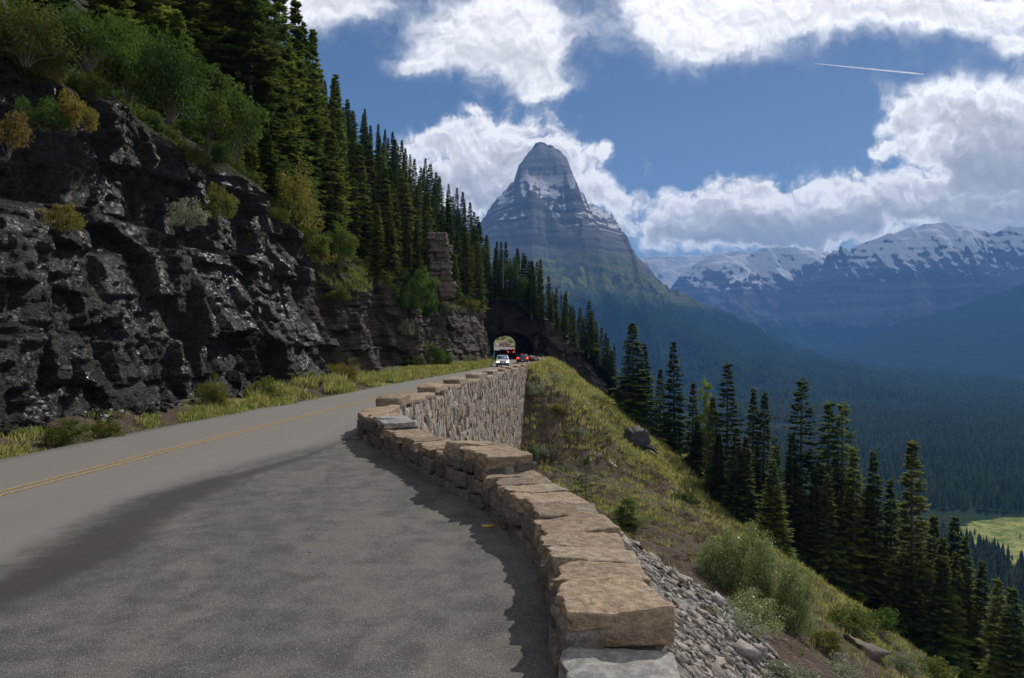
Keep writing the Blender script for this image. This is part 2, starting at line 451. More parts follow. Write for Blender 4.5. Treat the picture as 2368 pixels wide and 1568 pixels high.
def mountmat(name, snow0, snow1, tree0, tree1, rocka, rockb, grass=True, sn=1.0, nsc=1.0, bare=None, stw=1.0):
    """snow from z snow0 (none) to snow1 (full), forest below tree0, meadow up to tree1"""
    m, t, b = newmat(name)
    p = t.geo(); xyz = t.sep(p); z = xyz[2]; nz = t.sep(t.geo('Normal'))[2]
    n1 = t.noise(p, .004 * nsc, 5, .6); n2 = t.noise(p, .02 * nsc, 6, .65)
    st = t.noise(t.vm('MULTIPLY', p, (.0016, .0016, .035)), 1.0 * nsc, 6, .6, dist=.3)
    ver = t.noise(t.vm('MULTIPLY', p, (.035, .035, .003)), 1.0 * nsc, 4, .6)
    rock = t.mix(t.ss(st, .35, .65), rocka, rockb)
    rock = t.mix(t.m('MULTIPLY', t.ss(ver, .5, .7), .5), rock, tuple(c * .5 for c in rocka))
    zz = t.m('ADD', z, t.m('MULTIPLY', t.m('SUBTRACT', n1, .5), 160.0))
    sa = t.m('MULTIPLY', t.lin(zz, snow0, snow1, -.25, .75), 1.0)
    sl = t.lin(nz, .42, .82, -.75, .45)
    sv = t.m('ADD', t.m('ADD', sa, sl), t.m('ADD', t.m('MULTIPLY', t.m('SUBTRACT', st, .5), stw), t.m('ADD', t.m('MULTIPLY', t.m('SUBTRACT', n2, .5), 1.4), t.m('MULTIPLY', t.m('SUBTRACT', ver, .5), -.9 if stw < 1 else -.2))))
    snow = t.m('MULTIPLY', t.ss(sv, .22, .52), sn)
    snow = t.m('MULTIPLY', snow, t.ss(zz, snow0 - 40, snow0 + 60))
    if bare: snow = t.m('MULTIPLY', snow, t.lin(z, bare[0], bare[1], 1.0, .12))      # the steep cap is swept bare
    g = t.mix(t.ss(n2, .4, .62), (.14, .14, .05), (.045, .06, .022))
    tg = t.m('ADD', zz, t.m('MULTIPLY', t.m('SUBTRACT', n2, .5), 220.0))
    low = t.mix(t.ss(tg, tree0 - 40, tree0 + 50), (.014, .026, .014), g if grass else rock)
    col = t.mix(t.ss(tg, tree1 - 40, tree1 + 60), low, rock)
    col = t.mix(snow, col, (.80, .82, .86))
    h = t.m('ADD', t.m('MULTIPLY', n2, 1.0), t.m('MULTIPLY', st, .9))
    pset(t, b, Base_Color=col, Roughness=.9, Normal=t.bump(h, .8, 22.0)); b.inputs['Specular IOR Level'].default_value = 0
    return m
# ------------------------------------------------------------------ road geometry
def I(x, xs, ys): return np.interp(x, xs, ys)
def smooth_i(x, xs, ys):
    """monotone-free smooth interpolation (Catmull-Rom through the control points)"""
    xs = np.asarray(xs, float); ys = np.asarray(ys, float)
    d = np.gradient(ys, xs)
    x = np.clip(np.asarray(x, float), xs[0], xs[-1])
    i = np.clip(np.searchsorted(xs, x, 'right') - 1, 0, len(xs) - 2)
    h = xs[i + 1] - xs[i]; t = (x - xs[i]) / h
    return ((2 * t**3 - 3 * t**2 + 1) * ys[i] + (t**3 - 2 * t**2 + t) * h * d[i] + (-2 * t**3 + 3 * t**2) * ys[i + 1] + (t**3 - t**2) * h * d[i + 1])
ZR_Y = [-20, 10, 22, 37, 51, 67, 85.6, 105, 150, 175, 200, 264, 500, 560]
ZR_Z = [0, 0, 0, -.10, -.28, -.55, -.85, -1.15, -1.28, -1.5, -1.4, -1.2, -2.15, -2.4]
def zr(Y): return smooth_i(Y, ZR_Y, ZR_Z)
XL_Y = [-20, 0, 8, 16.5, 26.9, 37, 51, 67, 85.6, 105, 120, 150, 264, 300, 400, 500, 560]
XL_X = [-14.6, -12.5, -11.7, -10.8, -9.6, -8.5, -7.4, -6.1, -4.5, -3.0, -3.0, -3.4, -6, -7.2, -9.5, -12, -14]
def XL(Y): return smooth_i(Y, XL_Y, XL_X)
# inner edge of the guard wall (base line), from beside the camera round the corner to the tunnel
WALL = np.array([(.46, -4), (.46, 1), (.44, 4), (.42, 5.9), (.39, 7.5), (.36, 8.7), (.16, 9.8), (-.17, 10.9), (-.47, 11.9), (-.9, 12.9), (-1.6, 14.5), (-2.55, 16.7),
                 (-3.3, 18.6), (-3.9, 20.3), (-4.15, 21.6), (-4.12, 23.2), (-3.95, 26), (-3.65, 29.8), (-3.1, 37.4), (-2.4, 43.8), (-1.75, 50.7), (-.95, 61.5), (.5, 76.8), (2.4, 94),
                 (4.0, 106), (4.55, 114), (4.2, 122), (3.3, 133), (3.2, 149)], float)
def XW(Y):
    return np.where(np.asarray(Y) < 149, I(Y, WALL[:, 1], WALL[:, 0]), 3.2)
# lane edge (right edge of the smooth lane)
LE_Y = [-20, 0, 6, 9, 12.4, 15, 17, 19, 21.6, 24]
LE_X = [-7.2, -6.0, -5.75, -5.85, -6.2, -5.9, -5.4, -4.7, -4.3, 8]

def build_road():
    ys = np.concatenate([np.arange(-6, 3, .5), np.arange(3, 26, .12), np.arange(26, 60, .5), np.arange(60, 160, 1.0), np.arange(160, 562, 4.0)])
    m = 90
    V = []; lane = []; stain = []; edge = []
    for Y in ys:
        xl = float(XL(Y)) - .05
        xr = float(XW(Y)) + .25 if Y < 149 else float(I(Y, [149, 160, 264, 300, 420, 500, 560], [3.4, 3.4, 1.0, 1.5, 2, 4, 6]))
        if Y > 264: xr = float(I(Y, [264, 300, 380, 430, 500, 560], [1.0, 0.2, -1.0, 0, 6, 16]))
        x = np.linspace(xl, xr, m)
        cross = -.02 * np.abs(x - (xl + xr) / 2) if Y > 30 else 0
        z = zr(Y) + np.zeros(m) + cross * .5
        V.append(np.stack([x, np.full(m, Y), z], 1))
        le = float(I(Y, LE_Y, LE_X)) if Y < 24 else 50
        lane.append(x - le)
        # stain: a dark lens hugging the lane edge between 5 and 15 m, thin tail to the wall corner
        c = float(I(Y, [3, 5, 8, 10, 12, 13.5, 15, 17, 19.5, 21], [-5.0, -5.2, -5.35, -5.45, -5.5, -5.4, -4.95, -4.45, -4.2, -4.1]))
        w = float(I(Y, [2, 5, 8, 10, 12, 13.5, 15, 17, 19.5, 21], [.35, .5, .85, .9, .75, .6, .35, .2, .15, .15]))
        stain.append(np.exp(-((x - c) / w) ** 2) * float(I(Y, [5.5, 8, 12.5, 15, 20], [0, 1, 1, .75, .55])))
        edge.append(x - xl)
    V = np.array(V)
    me = mk('road', V, gridf(len(ys), m)[:, ::-1], M['asphalt'], True, {'lane': np.concatenate(lane), 'stain': np.concatenate(stain), 'edge': np.concatenate(edge)})
    struct('road', me)
    # double yellow line
    for s in (-1, 1):
        yy = np.concatenate([np.arange(-6, 60, .4), np.arange(60, 262, 1.5)])
        yy = np.concatenate([np.arange(-6, 60, .4), np.arange(60, 149, 1.0)])
        q = []
        for Y in yy:
            cx = float(XL(Y)) + CLW(Y) + s * .115
            zc = float(zr(Y)) + .006
            q += [(cx - .055, Y, zc), (cx + .055, Y, zc)]
        me = mk('centre_line', np.array(q), gridf(len(yy), 2)[:, ::-1], M['yellow'])
        o = struct('centre_line', me)
def CLW(Y): return float(I(Y, [-6, 8, 12, 20, 51, 85, 105, 115, 140], [2.75, 2.75, 2.75, 2.8, 2.85, 3.0, 3.4, 3.7, 3.3]))
build_road()

# ------------------------------------------------------------------ right hillside
def c_(Y): return I(Y, [-10, 5, 12, 20, 40, 60, 77, 85, 100, 115, 130, 200, 900], [1.1, 1.1, 1.2, 1.3, 2, 3, 2.2, 4, 5.9, 6.6, 6.6, 6.6, 0])
def dep_(Y): return I(Y, [-10, 11, 14, 20, 30, 40, 60, 70, 74, 78, 90], [.1, .1, .5, 1.3, 2.2, 3.6, 7, 7.6, 4.5, .2, 0])
def hill_r(X, Y, noise=True):
    X = np.asarray(X, float); Y = np.asarray(Y, float)
    zb = I(Y, [0, 12, 50, 76, 100], [-.12, -.2, -.6, -.9, -1.2])
    xo = XW(Y) + .68
    xr_ = np.maximum(X - np.maximum(xo, .6), 0)
    h = zb - .75 * (X - c_(Y)) - dep_(Y) * np.exp(-(xr_ / 11.0) ** 2)
    cap = zr(Y) + I(Y, [0, 11, 14, 20, 30, 40, 60, 70, 75, 79, 140], [-.15, -.3, -1.0, -2.6, -5.0, -6.3, -7.4, -7.9, -4, .42, .42])
    cap = cap - .16 * np.maximum(X - xo, 0) * sstep(12, 20, Y) * sstep(79, 74, Y)
    d = h - cap
    h = np.where(d > 0, cap + .12 * np.tanh(d), h)
    if noise:
        a = sstep(.2, 3.0, X - xo)
        h = h + a * (.55 * fbm(X * .16, Y * .16, 0, 3, 3) + .16 * fbm(X * .8, Y * .8, 0, 3, 5)) + (.3 + .7 * a) * .05 * fbm(X * 2.6, Y * 2.6, 0, 3, 8)
    fl = -181
    return np.maximum(h, fl) + np.where(h < fl, 0, 0)

def build_hill_r():
    ys = np.concatenate([np.arange(-4, 20, .16), np.arange(20, 45, .3), np.arange(45, 110, .45), np.arange(110, 180, 1.2), np.arange(180, 900, 8)])
    ts = np.concatenate([np.arange(-.35, 8, .18), np.arange(8, 22, .4), np.arange(22, 60, 1.2), np.arange(60, 330, 6)])
    Y = ys[:, None] + 0 * ts[None]; X = XW(Y) + .68 + ts[None] * (1 + 0 * Y)
    Z = hill_r(X, Y)
    sh = np.maximum(0, X - XW(Y) - .68)
    scree = np.clip(1.15 - sh / I(Y, [0, 6, 12, 18, 26], [5.5, 4.2, 2.4, 1.0, .4]), 0, 1) * I(Y, [14, 22], [1, .0]) + .75 * sstep(118, 132, Y) * (X < 22)
    grass = sstep(66, 82, Y) * .75 - .02 + .30 * sstep(14, 24, sh) + .3 * fbm(X * .12, Y * .12, 4, 2, 31)
    grass = grass - .35 * sstep(58, 64, Y) * sstep(82, 72, Y) * (sh < 9)
    me = mk('hillside', np.stack([X, Y, Z], -1), gridf(len(ys), len(ts))[:, ::-1], M['ground'], True, {'scree': scree, 'grass': grass})
    struct('hillside', me)
build_hill_r()

# ------------------------------------------------------------------ cliffs
BASE = np.array([(-15.0, 2), (-14.4, 8), (-13.7, 15), (-13.0, 22), (-12.3, 30), (-11.4, 38), (-10.6, 44.3), (-13.0, 46.6), (-13.9, 57.5), (-10.9, 62), (-11.2, 65),
                 (-14.6, 68.3), (-14.8, 79), (-9.9, 85.5), (-9.6, 89), (-11.6, 92), (-8.6, 99), (-7.9, 104), (-9.1, 107.5), (-7.6, 111), (-6.0, 119), (-5.9, 122), (-4.5, 130), (-4.2, 134), (-4.7, 141), (-5.2, 150.6)], float)
ZT_Y = [2, 8, 15, 22, 30, 38, 44, 46.5, 52, 58, 62, 65, 69, 74, 80, 84, 87, 90, 96, 104, 110, 120, 134, 151]
ZT_Z = [10.5, 10.5, 10.8, 11.3, 11.4, 10.2, 8.2, 7.8, 9.2, 7.0, 6.4, 6.8, 11.4, 11.0, 9.4, 7.2, 5.0, 6.6, 8.2, 8.6, 8.0, 8.0, 7.6, 9.5]
def tier_(Y): return sstep(42, 34, Y)

def rock_disp(s, z, x, y, amp=1.0, seed=0):
    """bedded, jointed rock: blocks between bedding planes and joints, each with its own facing plane"""
    tilt = z + .02 * s + .22 * fbm(s * .10, z * .15, 0, 2, seed + 1)
    d = 0
    for th, w, a, sl, sd in ((3.3, 2.5, .95, .26, 1), (1.5, 1.15, .50, .26, 2), (.55, .8, .13, .16, 3), (.21, 1.7, .075, .05, 4)):
        Lf = tilt / th + .12 * fbm(s * .3, 0 * z, 2.2, 2, seed + sd * 7)
        L = np.floor(Lf); fr = Lf - L
        cf = s / w + hnum(L, 0, seed + sd) * 9 + .10 * vn(z * .8, s * .5, 0, seed + 40 + sd)
        cell = np.floor(cf); fc = cf - cell
        v = hnum(L, cell, seed + sd * 13)
        ts, tz = hnum(L, cell, seed + sd * 17) - .5, hnum(L, cell, seed + sd * 19) - .35
        d = d + a * (v - .5) + sl * 2 * (ts * (fc - .5) * w - tz * (fr - .5) * th)
        gap = np.exp(-(np.minimum(fr, 1 - fr) * th / .045) ** 2) + .8 * np.exp(-(np.minimum(fc, 1 - fc) * w / .05) ** 2)
        d = d - .05 * a * gap * 2
    d = d + .10 * fbm(x * .4, y * .4, z * .4, 3, seed + 50)
    d = d + .05 * fbm(x * 3.2, y * 3.2, z * 5.5, 4, seed + 70, .6)
    return d * amp

def rock_face(base, zb, zt, ds, dz, lean, amp=1.0, seed=0, tier=None, smooth_n=7):
    """displaced rock wall along a base polyline; returns vertex grid (n,m,3) with the top row last"""
    base = np.asarray(base, float)
    seg = np.linalg.norm(np.diff(base, axis=0), axis=1); cum = np.concatenate([[0], np.cumsum(seg)])
    s = [0.0]
    while s[-1] < cum[-1]:
        yy = I(s[-1], cum, base[:, 1]); s.append(s[-1] + (ds(yy) if callable(ds) else ds))
    s = np.minimum(np.array(s), cum[-1])
    bx, by = I(s, cum, base[:, 0]), I(s, cum, base[:, 1])
    k = smooth_n
    def sm(a):
        p = np.pad(a, k, mode='edge'); return np.convolve(p, np.ones(2 * k + 1) / (2 * k + 1), 'valid')
    bxs, bys = sm(bx), sm(by)
    tx, ty = np.gradient(bxs), np.gradient(bys); L = np.hypot(tx, ty) + 1e-9; nx, ny = ty / L, -tx / L
    m = dz
    v = np.linspace(0, 1, m)[None]
    z0 = zb(bxs, bys)[:, None]; z1 = zt(bxs, bys)[:, None]
    z1 = z1 + (.35 * fbm(s * .5, 0, 0, 3, seed + 5))[:, None]
    Z = z0 + (z1 - z0) * v
    S = s[:, None] + 0 * v
    hh = np.maximum(Z - np.maximum(z0, z0), 0)
    set_ = lean * hh
    if tier is not None:
        edge = 6.4 + .5 * fbm(s * .22, 1.5, 0, 2, seed + 9)[:, None]
        set_ = set_ + 1.7 * tier(bys)[:, None] * sstep(edge, edge + .55, Z)
    X0 = bxs[:, None] - nx[:, None] * set_; Y0 = bys[:, None] - ny[:, None] * set_
    D = rock_disp(S, Z, X0, Y0, amp, seed)
    # crumbly foot
    D = D + .35 * np.exp(-np.maximum(Z - z0, 0) / .5)
    X = X0 + nx[:, None] * D; Y = Y0 + ny[:, None] * D
    return np.stack([X, Y, Z], -1), bys

def gz_left(X, Y): return zr(Y) - .35 + 0 * X
CG, cby = rock_face(BASE, gz_left, lambda x, y: I(y, ZT_Y, ZT_Z), lambda y: .085 if y < 46 else (.16 if y < 92 else .24), 128, .13, 1.0, 3, tier_, 5)
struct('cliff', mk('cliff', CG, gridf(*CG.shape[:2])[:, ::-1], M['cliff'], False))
TOPX, TOPY, TOPZ = CG[:, -1, 0], CG[:, -1, 1], CG[:, -1, 2]

# smoothed cliff-top line used by the slope and the trees
_ty = np.arange(0, 156, 1.0)
_o = np.argsort(TOPY); _tx = I(_ty, TOPY[_o], TOPX[_o]); _tz = I(_ty, TOPY[_o], TOPZ[_o])
_k = np.ones(11) / 11
_txs = np.convolve(np.pad(_tx, 5, 'edge'), _k, 'valid'); _tzs = np.convolve(np.pad(_tz, 5, 'edge'), _k, 'valid')
_txs = np.minimum(_txs, _tx)
SL = .84
def hill_l(X, Y):
    d = np.maximum(I(Y, _ty, _txs) - X, 0)
    return I(Y, _ty, _tzs) + SL * d

def build_slope():
    sub = slice(None)
    x0, y0, z0 = TOPX[sub], TOPY[sub], TOPZ[sub]
    ds = np.concatenate([[0, .25, .6], np.arange(1, 8, .6), np.arange(8, 30, 1.5), np.arange(30, 140, 6)])
    bl = sstep(0, 6, ds)[None]
    xs, zs = I(y0, _ty, _txs)[:, None], I(y0, _ty, _tzs)[:, None]
    X = x0[:, None] * (1 - bl) + np.minimum(xs, x0[:, None]) * bl - ds[None]
    Y = y0[:, None] + 0 * ds[None]
    # keep rows ordered along Y away from the cliff edge
    ym = np.maximum.accumulate(y0) + np.arange(len(y0)) * 1e-4
    Y = Y * (1 - bl) + ym[:, None] * bl
    Z = z0[:, None] * (1 - bl) + zs * bl + SL * ds[None] + .35 * sstep(0, 2, ds)[None] * fbm(X * .35, Y * .35, 0, 4, 77)
    struct('slope', mk('slope', np.stack([X, Y, Z], -1), gridf(len(x0), len(ds)), M['slope'], True))
build_slope()

# verge between road edge and cliff foot
def build_verge():
    ys = np.concatenate([np.arange(-4, 50, .35), np.arange(50, 151, .7)])
    ts = np.linspace(0, 1, 26)
    xl = XL(ys) + .12; o = np.argsort(BASE[:, 1]); xb = I(ys, BASE[o, 1], BASE[o, 0]) - 1.6
    X = xl[:, None] + (xb - xl)[:, None] * ts[None]; Y = ys[:, None] + 0 * X
    d = xl[:, None] - X
    Z = zr(Y) - .03 + I(Y, [40, 50], [1, .35]) * (.28 * sstep(.5, 2.2, d) + .22 * sstep(2, 5, d)) + .12 * sstep(.2, 1, d) * fbm(X * 1.1, Y * 1.1, 0, 4, 21)
    gr = .35 + .3 * sstep(40, 55, Y) + .3 * fbm(X * .4, Y * .4, 0, 2, 4)
    struct('verge', mk('verge', np.stack([X, Y, Z], -1), gridf(len(ys), 26), M['ground'], True, {'grass': gr, 'scree': .2 * (Y < 40)}))
build_verge()
def verge_z(X, Y):
    d = XL(Y) + .12 - X
    return zr(Y) - .03 + I(Y, [40, 50], [1, .35]) * (.28 * sstep(.5, 2.2, d) + .22 * sstep(2, 5, d))

# ------------------------------------------------------------------ ridge with the tunnel
RX = [-70, -30, -12, -6, -3, 0, 3, 4.5, 8, 12, 15, 18, 21, 26, 45, 80]
RZ = [58, 27, 12.5, 10.5, 10.2, 9.6, 8.0, 6.3, 3.6, 1.4, -.6, -3.4, -8, -13.5, -28, -55]
def hill_ridge(X, Y):
    X = np.asarray(X, float); Y = np.asarray(Y, float)
    z = I(X, RX, RZ) + .10 * np.clip(Y - 150, 0, 60) * sstep(22, 6, X) + .2 * np.clip(Y - 150, 0, 60) * sstep(-4, -14, X)
    return np.where((X > -7) & (X < 4.2), np.maximum(z, 6.8), z)
def build_ridge():
    xs = np.arange(-70, 60, .7); ys = np.concatenate([np.arange(150.2, 170, .8), np.arange(170, 268, 3)])
    X, Y = np.meshgrid(xs, ys, indexing='ij')
    Z = hill_ridge(X, Y) + .35 * fbm(X * .3, Y * .3, 0, 4, 91) * sstep(150, 153, Y)
    struct('ridge', mk('ridge', np.stack([X, Y, Z], -1), gridf(len(xs), len(ys))[:, ::-1], M['slope'], True))
build_ridge()

def arch(hw, sp, top, n=41):
    a = np.linspace(0, math.pi, n)
    q = [(-hw, -.4)] + [(-hw, sp * k / 4) for k in range(4)]
    q += [(-hw * math.cos(t), sp + (top - sp) * math.sin(t)) for t in a]
    q += [(hw, sp * k / 4) for k in range(3, -1, -1)] + [(hw, -.4)]
    return np.array(q)
def tun_c(Y): return I(Y, [140, 150, 264, 270], [-.05, -.2, -2.6, -2.7])
def build_tunnel():
    A = arch(3.95, 2.3, 5.0)
    root = thing('road_tunnel', 'dark arched road tunnel cut through the tree covered rock ridge', 'tunnel', (0, 150, 0))
    n = len(A); ys = np.concatenate([np.arange(148.7, 170, .7), np.arange(170, 266, 3)])
    G = []
    for Y in ys:
        k = 1.045 if Y < 165 else 1.045 - .145 * min(1, (Y - 165) / 60)
        d = .12 * fbm(np.arange(n) * .5, Y * .6, 0, 3, 6)
        G.append(np.stack([tun_c(Y) + A[:, 0] * (k + d * .12), np.full(n, Y), zr(Y) + A[:, 1] * (1.03 if Y < 165 else .97) + d * .5], 1) - np.array([0, 150, 0]))
    me = mk('tunnel_lining', np.array(G), gridf(len(ys), n), M['rock_dry'], False)
    link('tunnel_lining', me, root)
    # portal face: rock between the arch and an outer outline
    pts = []
    outer = []
    B = arch(4.02, 2.3, 5.08)
    for (x, z) in B:
        a = math.atan2(z - 1.5, x)
        outer.append((x, z, a))
    rows = 34; G = []
    for (x, z, a) in outer:
        t = np.linspace(0, 1, rows) ** 1.4
        # outer rectangle hit
        dx, dz = math.cos(a), math.sin(a)
        if z < 1.6: dx, dz = (1 if x > 0 else -1), -.12
        rx = (8.5 if dx > 0 else 12.0) / max(abs(dx), 1e-6); rz = (10.5 if dz > 0 else 3.2) / max(abs(dz), 1e-6)
        rr = min(rx, rz)
        ox, oz = dx * rr, 1.5 + dz * rr
        px = x + (ox - x) * t; pz = z + (oz - z) * t
        wx = px - .2; wz = pz - 1.28
        zt_ = I(wx, RX, RZ) + .25
        wz = np.where(t > .3, np.minimum(wz, np.maximum(zt_, -2.5 + 0 * wz)), wz)
        d = rock_disp(wx * 1.0 + 3, wz, wx, 150 + 0 * wx, 1.0, 23) * np.clip(t * 6, .15, 1)
        wy = 149.4 - d + .22 * np.maximum(wz - 4, 0) + .05 * np.abs(wx)
        G.append(np.stack([wx, wy - 150, wz], 1))
    G = np.array(G)
    # refine by interpolation along the arch direction
    link('portal_rock', mk('portal_rock', G, gridf(*G.shape[:2]), M['rock_dry'], False), root)
build_tunnel()

# outcrop on the right shoulder of the ridge
OUT = np.array([(3.6, 149.2), (6, 147.5), (9, 145.5), (12.5, 144.8), (15.5, 146), (18, 148.5), (20.5, 152), (24, 158), (28, 166)], float)
OG, _ = rock_face(OUT, lambda x, y: np.minimum(hill_r(x, y, False), zr(y)) - 2.0 - .5 * np.maximum(x - 12, 0), lambda x, y: I(x, RX, RZ) + .3, .22, 60, .28, 1.9, 41, None, 4)
struct('outcrop', mk('outcrop', OG, gridf(*OG.shape[:2])[:, ::-1], M['rock_out'], False))

# land beyond the tunnel
def build_far_land():
    xs = np.arange(-160, 60, 4.0); ys = np.arange(262, 800, 6.0)
    X, Y = np.meshgrid(xs, ys, indexing='ij')
    xl = XL(Y); d = np.maximum(xl - 1.2 - X, 0)
    Z = zr(Y) - .08 + .75 * np.maximum(d - 3, 0) + .2 * sstep(0, 3, d)
    back = sstep(520, 640, Y) * 46 * sstep(60, -10, X + (Y - 500) * .0)
    Z = Z + back - .7 * np.maximum(X - 12, 0)
    Z += .8 * fbm(X * .06, Y * .06, 0, 4, 13) * sstep(0, 6, np.abs(X - xl - 4) - 5)
    Z = np.where((X > xl - 1) & (X < xl + 9) & (Y < 530), zr(Y) - .1, Z)
    struct('far_slope', mk('far_slope', np.stack([X, Y, Z], -1), gridf(len(xs), len(ys))[:, ::-1], M['ground'], True,
           {'grass': .75 + .4 * fbm(X * .05, Y * .05, 0, 3, 8), 'scree': .0 * X}))
build_far_land()

# ------------------------------------------------------------------ valley and mountains
def valley_z(X, Y):
    return -180 + 5 * fbm(X * .0016, Y * .0016, 0, 3, 51) + 24 * sstep(1500, 4200, Y) * 0
def meadow_f(X, Y):
    # long open meadow on the valley floor, lower right
    u = (X - 470) ; v = Y - 715
    cl = 455 + .02 * v + 0 * X
    d = np.abs(Y - (690 + .35 * (X - 440))) / (78 + .12 * np.maximum(X - 440, 0))
    f = sstep(1.12, .85, d + .25 * fbm(X * .012, Y * .012, 0, 3, 61)) * sstep(385, 420, X)
    return f
def build_valley():
    xs = np.concatenate([np.arange(150, 900, 12.0), np.arange(900, 7200, 90.0)]); ys = np.concatenate([np.arange(150, 1200, 12.0), np.arange(1200, 11000, 90.0)])
    X, Y = np.meshgrid(xs, ys, indexing='ij')
    Z = valley_z(X, Y)
    struct('valley', mk('valley', np.stack([X, Y, Z], -1), gridf(len(xs), len(ys))[:, ::-1], M['valley'], True, {'meadow': meadow_f(X, Y)}))
build_valley()

class Mountain:
    def __init__(s, name, crest, W, p, floor, mat, nx, ny, amp, back=.5, seed=0, terr=0.0, terrh=60, gul=1.0, ys=None, jag=0, face=None):
        s.face = face
        c = np.array([[*at(px, py, D)] for px, py, D in crest]); o = np.argsort(c[:, 0]); c = c[o]
        s.c, s.W, s.p, s.floor, s.seed, s.amp, s.terr, s.terrh, s.gul, s.back, s.jag = c, W, p, floor, seed, amp, terr, terrh, gul, back, jag
        xs = np.linspace(c[0, 0], c[-1, 0], nx)
        t = np.linspace(-1, 1, ny)
        v = np.where(t < 0, t * back, t ** 1.5)                    # <0 behind the crest, >0 in front
        X = xs[:, None] + 0 * v[None]; yc = s.yc(xs)[:, None]; w = s.w(xs)[:, None]
        Y = yc - v[None] * w
        Z = s.h(X, Y)
        s.o = struct(name, mk(name, np.stack([X, Y, Z], -1), gridf(nx, ny)[:, ::-1], mat, True))
    def yc(s, X): return I(X, s.c[:, 0], s.c[:, 1])
    def zc(s, X): return I(X, s.c[:, 0], s.c[:, 2])
    def w(s, X): return s.W(X) if callable(s.W) else s.W + 0 * X
    def h(s, X, Y):
        yc, w = s.yc(X), s.w(X)
        v = (yc - Y) / w
        zc = s.zc(X)
        f = np.clip(1 - np.abs(v) / np.where(v < 0, s.back, 1.0), 0, 1)
        g = f ** s.p
        hgt = np.maximum(zc - s.floor, 1)
        k = s.gul
        sp = ridged(X / (330 * k) + .25 * fbm(X / 500, Y / 500, 0, 2, s.seed), Y / (1500 * k), 0, 4, s.seed + 3)
        ero = s.amp * hgt * (sp - 1.0) * (1 - g) * np.sqrt(np.maximum(g, 0)) * 1.6
        fine = .045 * hgt * fbm(X / 80, Y / 80, 0, 6, s.seed + 5, .55) * np.sqrt(np.maximum(g, 0)) * (1 - g * .8)
        z = s.floor + hgt * g + ero + fine
        if s.face:
            # a broad wall facing the valley: the ridge keeps its height until the face plane cuts it
            zt, xa, xb = s.face
            vv = np.maximum(v, 0)
            zp = s.floor + (zt - s.floor) * (1 - np.clip(vv, 0, 1)) ** s.p + .05 * zt * ridged(X / 210, Y / 900, z / 900, 4, s.seed + 21)
            zr_ = zc - .38 * np.maximum(yc - Y, 0)
            zf = zr_ - np.log1p(np.exp(np.clip((zr_ - zp) / 25.0, -40, 40))) * 25.0
            b_ = sstep(xb, xa, X) * sstep(.42, .22, vv) * sstep(.0, .02, vv)
            z = z * (1 - b_) + np.maximum(zf, s.floor) * b_
        if s.terr:
            q = z / s.terrh + .35 * fbm(X / 700, Y / 700, 0, 2, s.seed + 8)
            fr = q - np.floor(q)
            z = z + s.terr * s.terrh * (sstep(.25, .75, fr) - fr) * sstep(0, .15, f)
        z = z + s.jag * fbm(X / 26, Y / 200, 0, 3, s.seed + 12) * sstep(.8, 1.0, f)
        return z
M['peak'] = mountmat('peak rock snow and forest', 540, 960, 165, 370, (.065, .062, .065), (.15, .14, .13), True, .58, 1.0, (760, 900), 1.6)
M['blue1'] = mountmat('far snowy mountain rock', 420, 760, 120, 300, (.06, .056, .064), (.12, .115, .12), False, .58, .7, None, .9)
M['blue2'] = mountmat('far forested spur', 9000, 9999, 5000, 6000, (.05, .05, .05), (.08, .075, .07), True, 0)
D0 = 4500
PK = [(300, 345, 4700), (400, 300, 4600), (440, 270, 4550), (470, 238, 4500), (482, 222, D0), (490, 209, D0), (495, 200, D0), (505.6, 190, D0), (514.5, 181, D0), (518, 167, D0), (523, 159, D0), (528.6, 151.8, D0), (535, 144.5, D0), (541, 142, D0), (547, 142.5, D0),
      (552, 144.5, D0), (559, 151, D0), (567, 161, D0), (572, 172, D0), (577, 189, D0), (583, 194, D0), (587, 203, D0), (596, 208, D0), (605, 213, D0), (610, 216, D0), (611.5, 212.5, D0), (613.5, 220, D0), (619, 228, D0), (627, 238.5, D0), (630.6, 246, D0), (637, 255, D0), (646, 264, 4480),
      (651, 272, 4470), (666, 286, 4440), (697, 301, 4380), (717, 309, 4330), (743, 322, 4250), (768, 335.5, 4150), (793, 347, 4050), (819, 357, 3950), (836, 362.5, 3850), (911, 372.6, 3500), (1024, 384, 3100), (1130, 392, 2900)]
PEAK = Mountain('mountain', PK, lambda X: I(X, [-800, 700, 1300, 1800], [3300, 3300, 2600, 1500]), 2.3, -186, M['peak'], 520, 330, .15, .35, 7, .24, 39, .6, jag=12, face=(1150, 560, 820))
BB = [(560, 300, 9000), (600, 270, 9000), (640, 257.5, 9000), (660, 256, 9000), (706, 255.5, 9000), (740, 250, 9000), (800, 262, 9000), (860, 300, 9000)]
Mountain('mountain', BB, 2400, 1.3, -190, M['blue1'], 160, 120, .2, .4, 19, .06, 70, 1.2)
MB_ = [(640, 340, 7500), (660, 300, 7500), (673, 285, 7500), (680.6, 275, 7500), (693, 265, 7500), (706, 258.5, 7500), (721, 254.6, 7500), (733, 256, 7500), (746, 257, 7500), (753, 252, 7500), (760, 248.7, 7500), (766, 247, 7500), (773, 247, 7500), (790, 247, 7500), (802, 248.5, 7500), (829, 252.5, 7500), (850, 262, 7500), (900, 290, 7500)]
Mountain('mountain', MB_, 2100, 1.15, -190, M['blue1'], 260, 200, .3, .4, 23, .08, 60, 1.3)
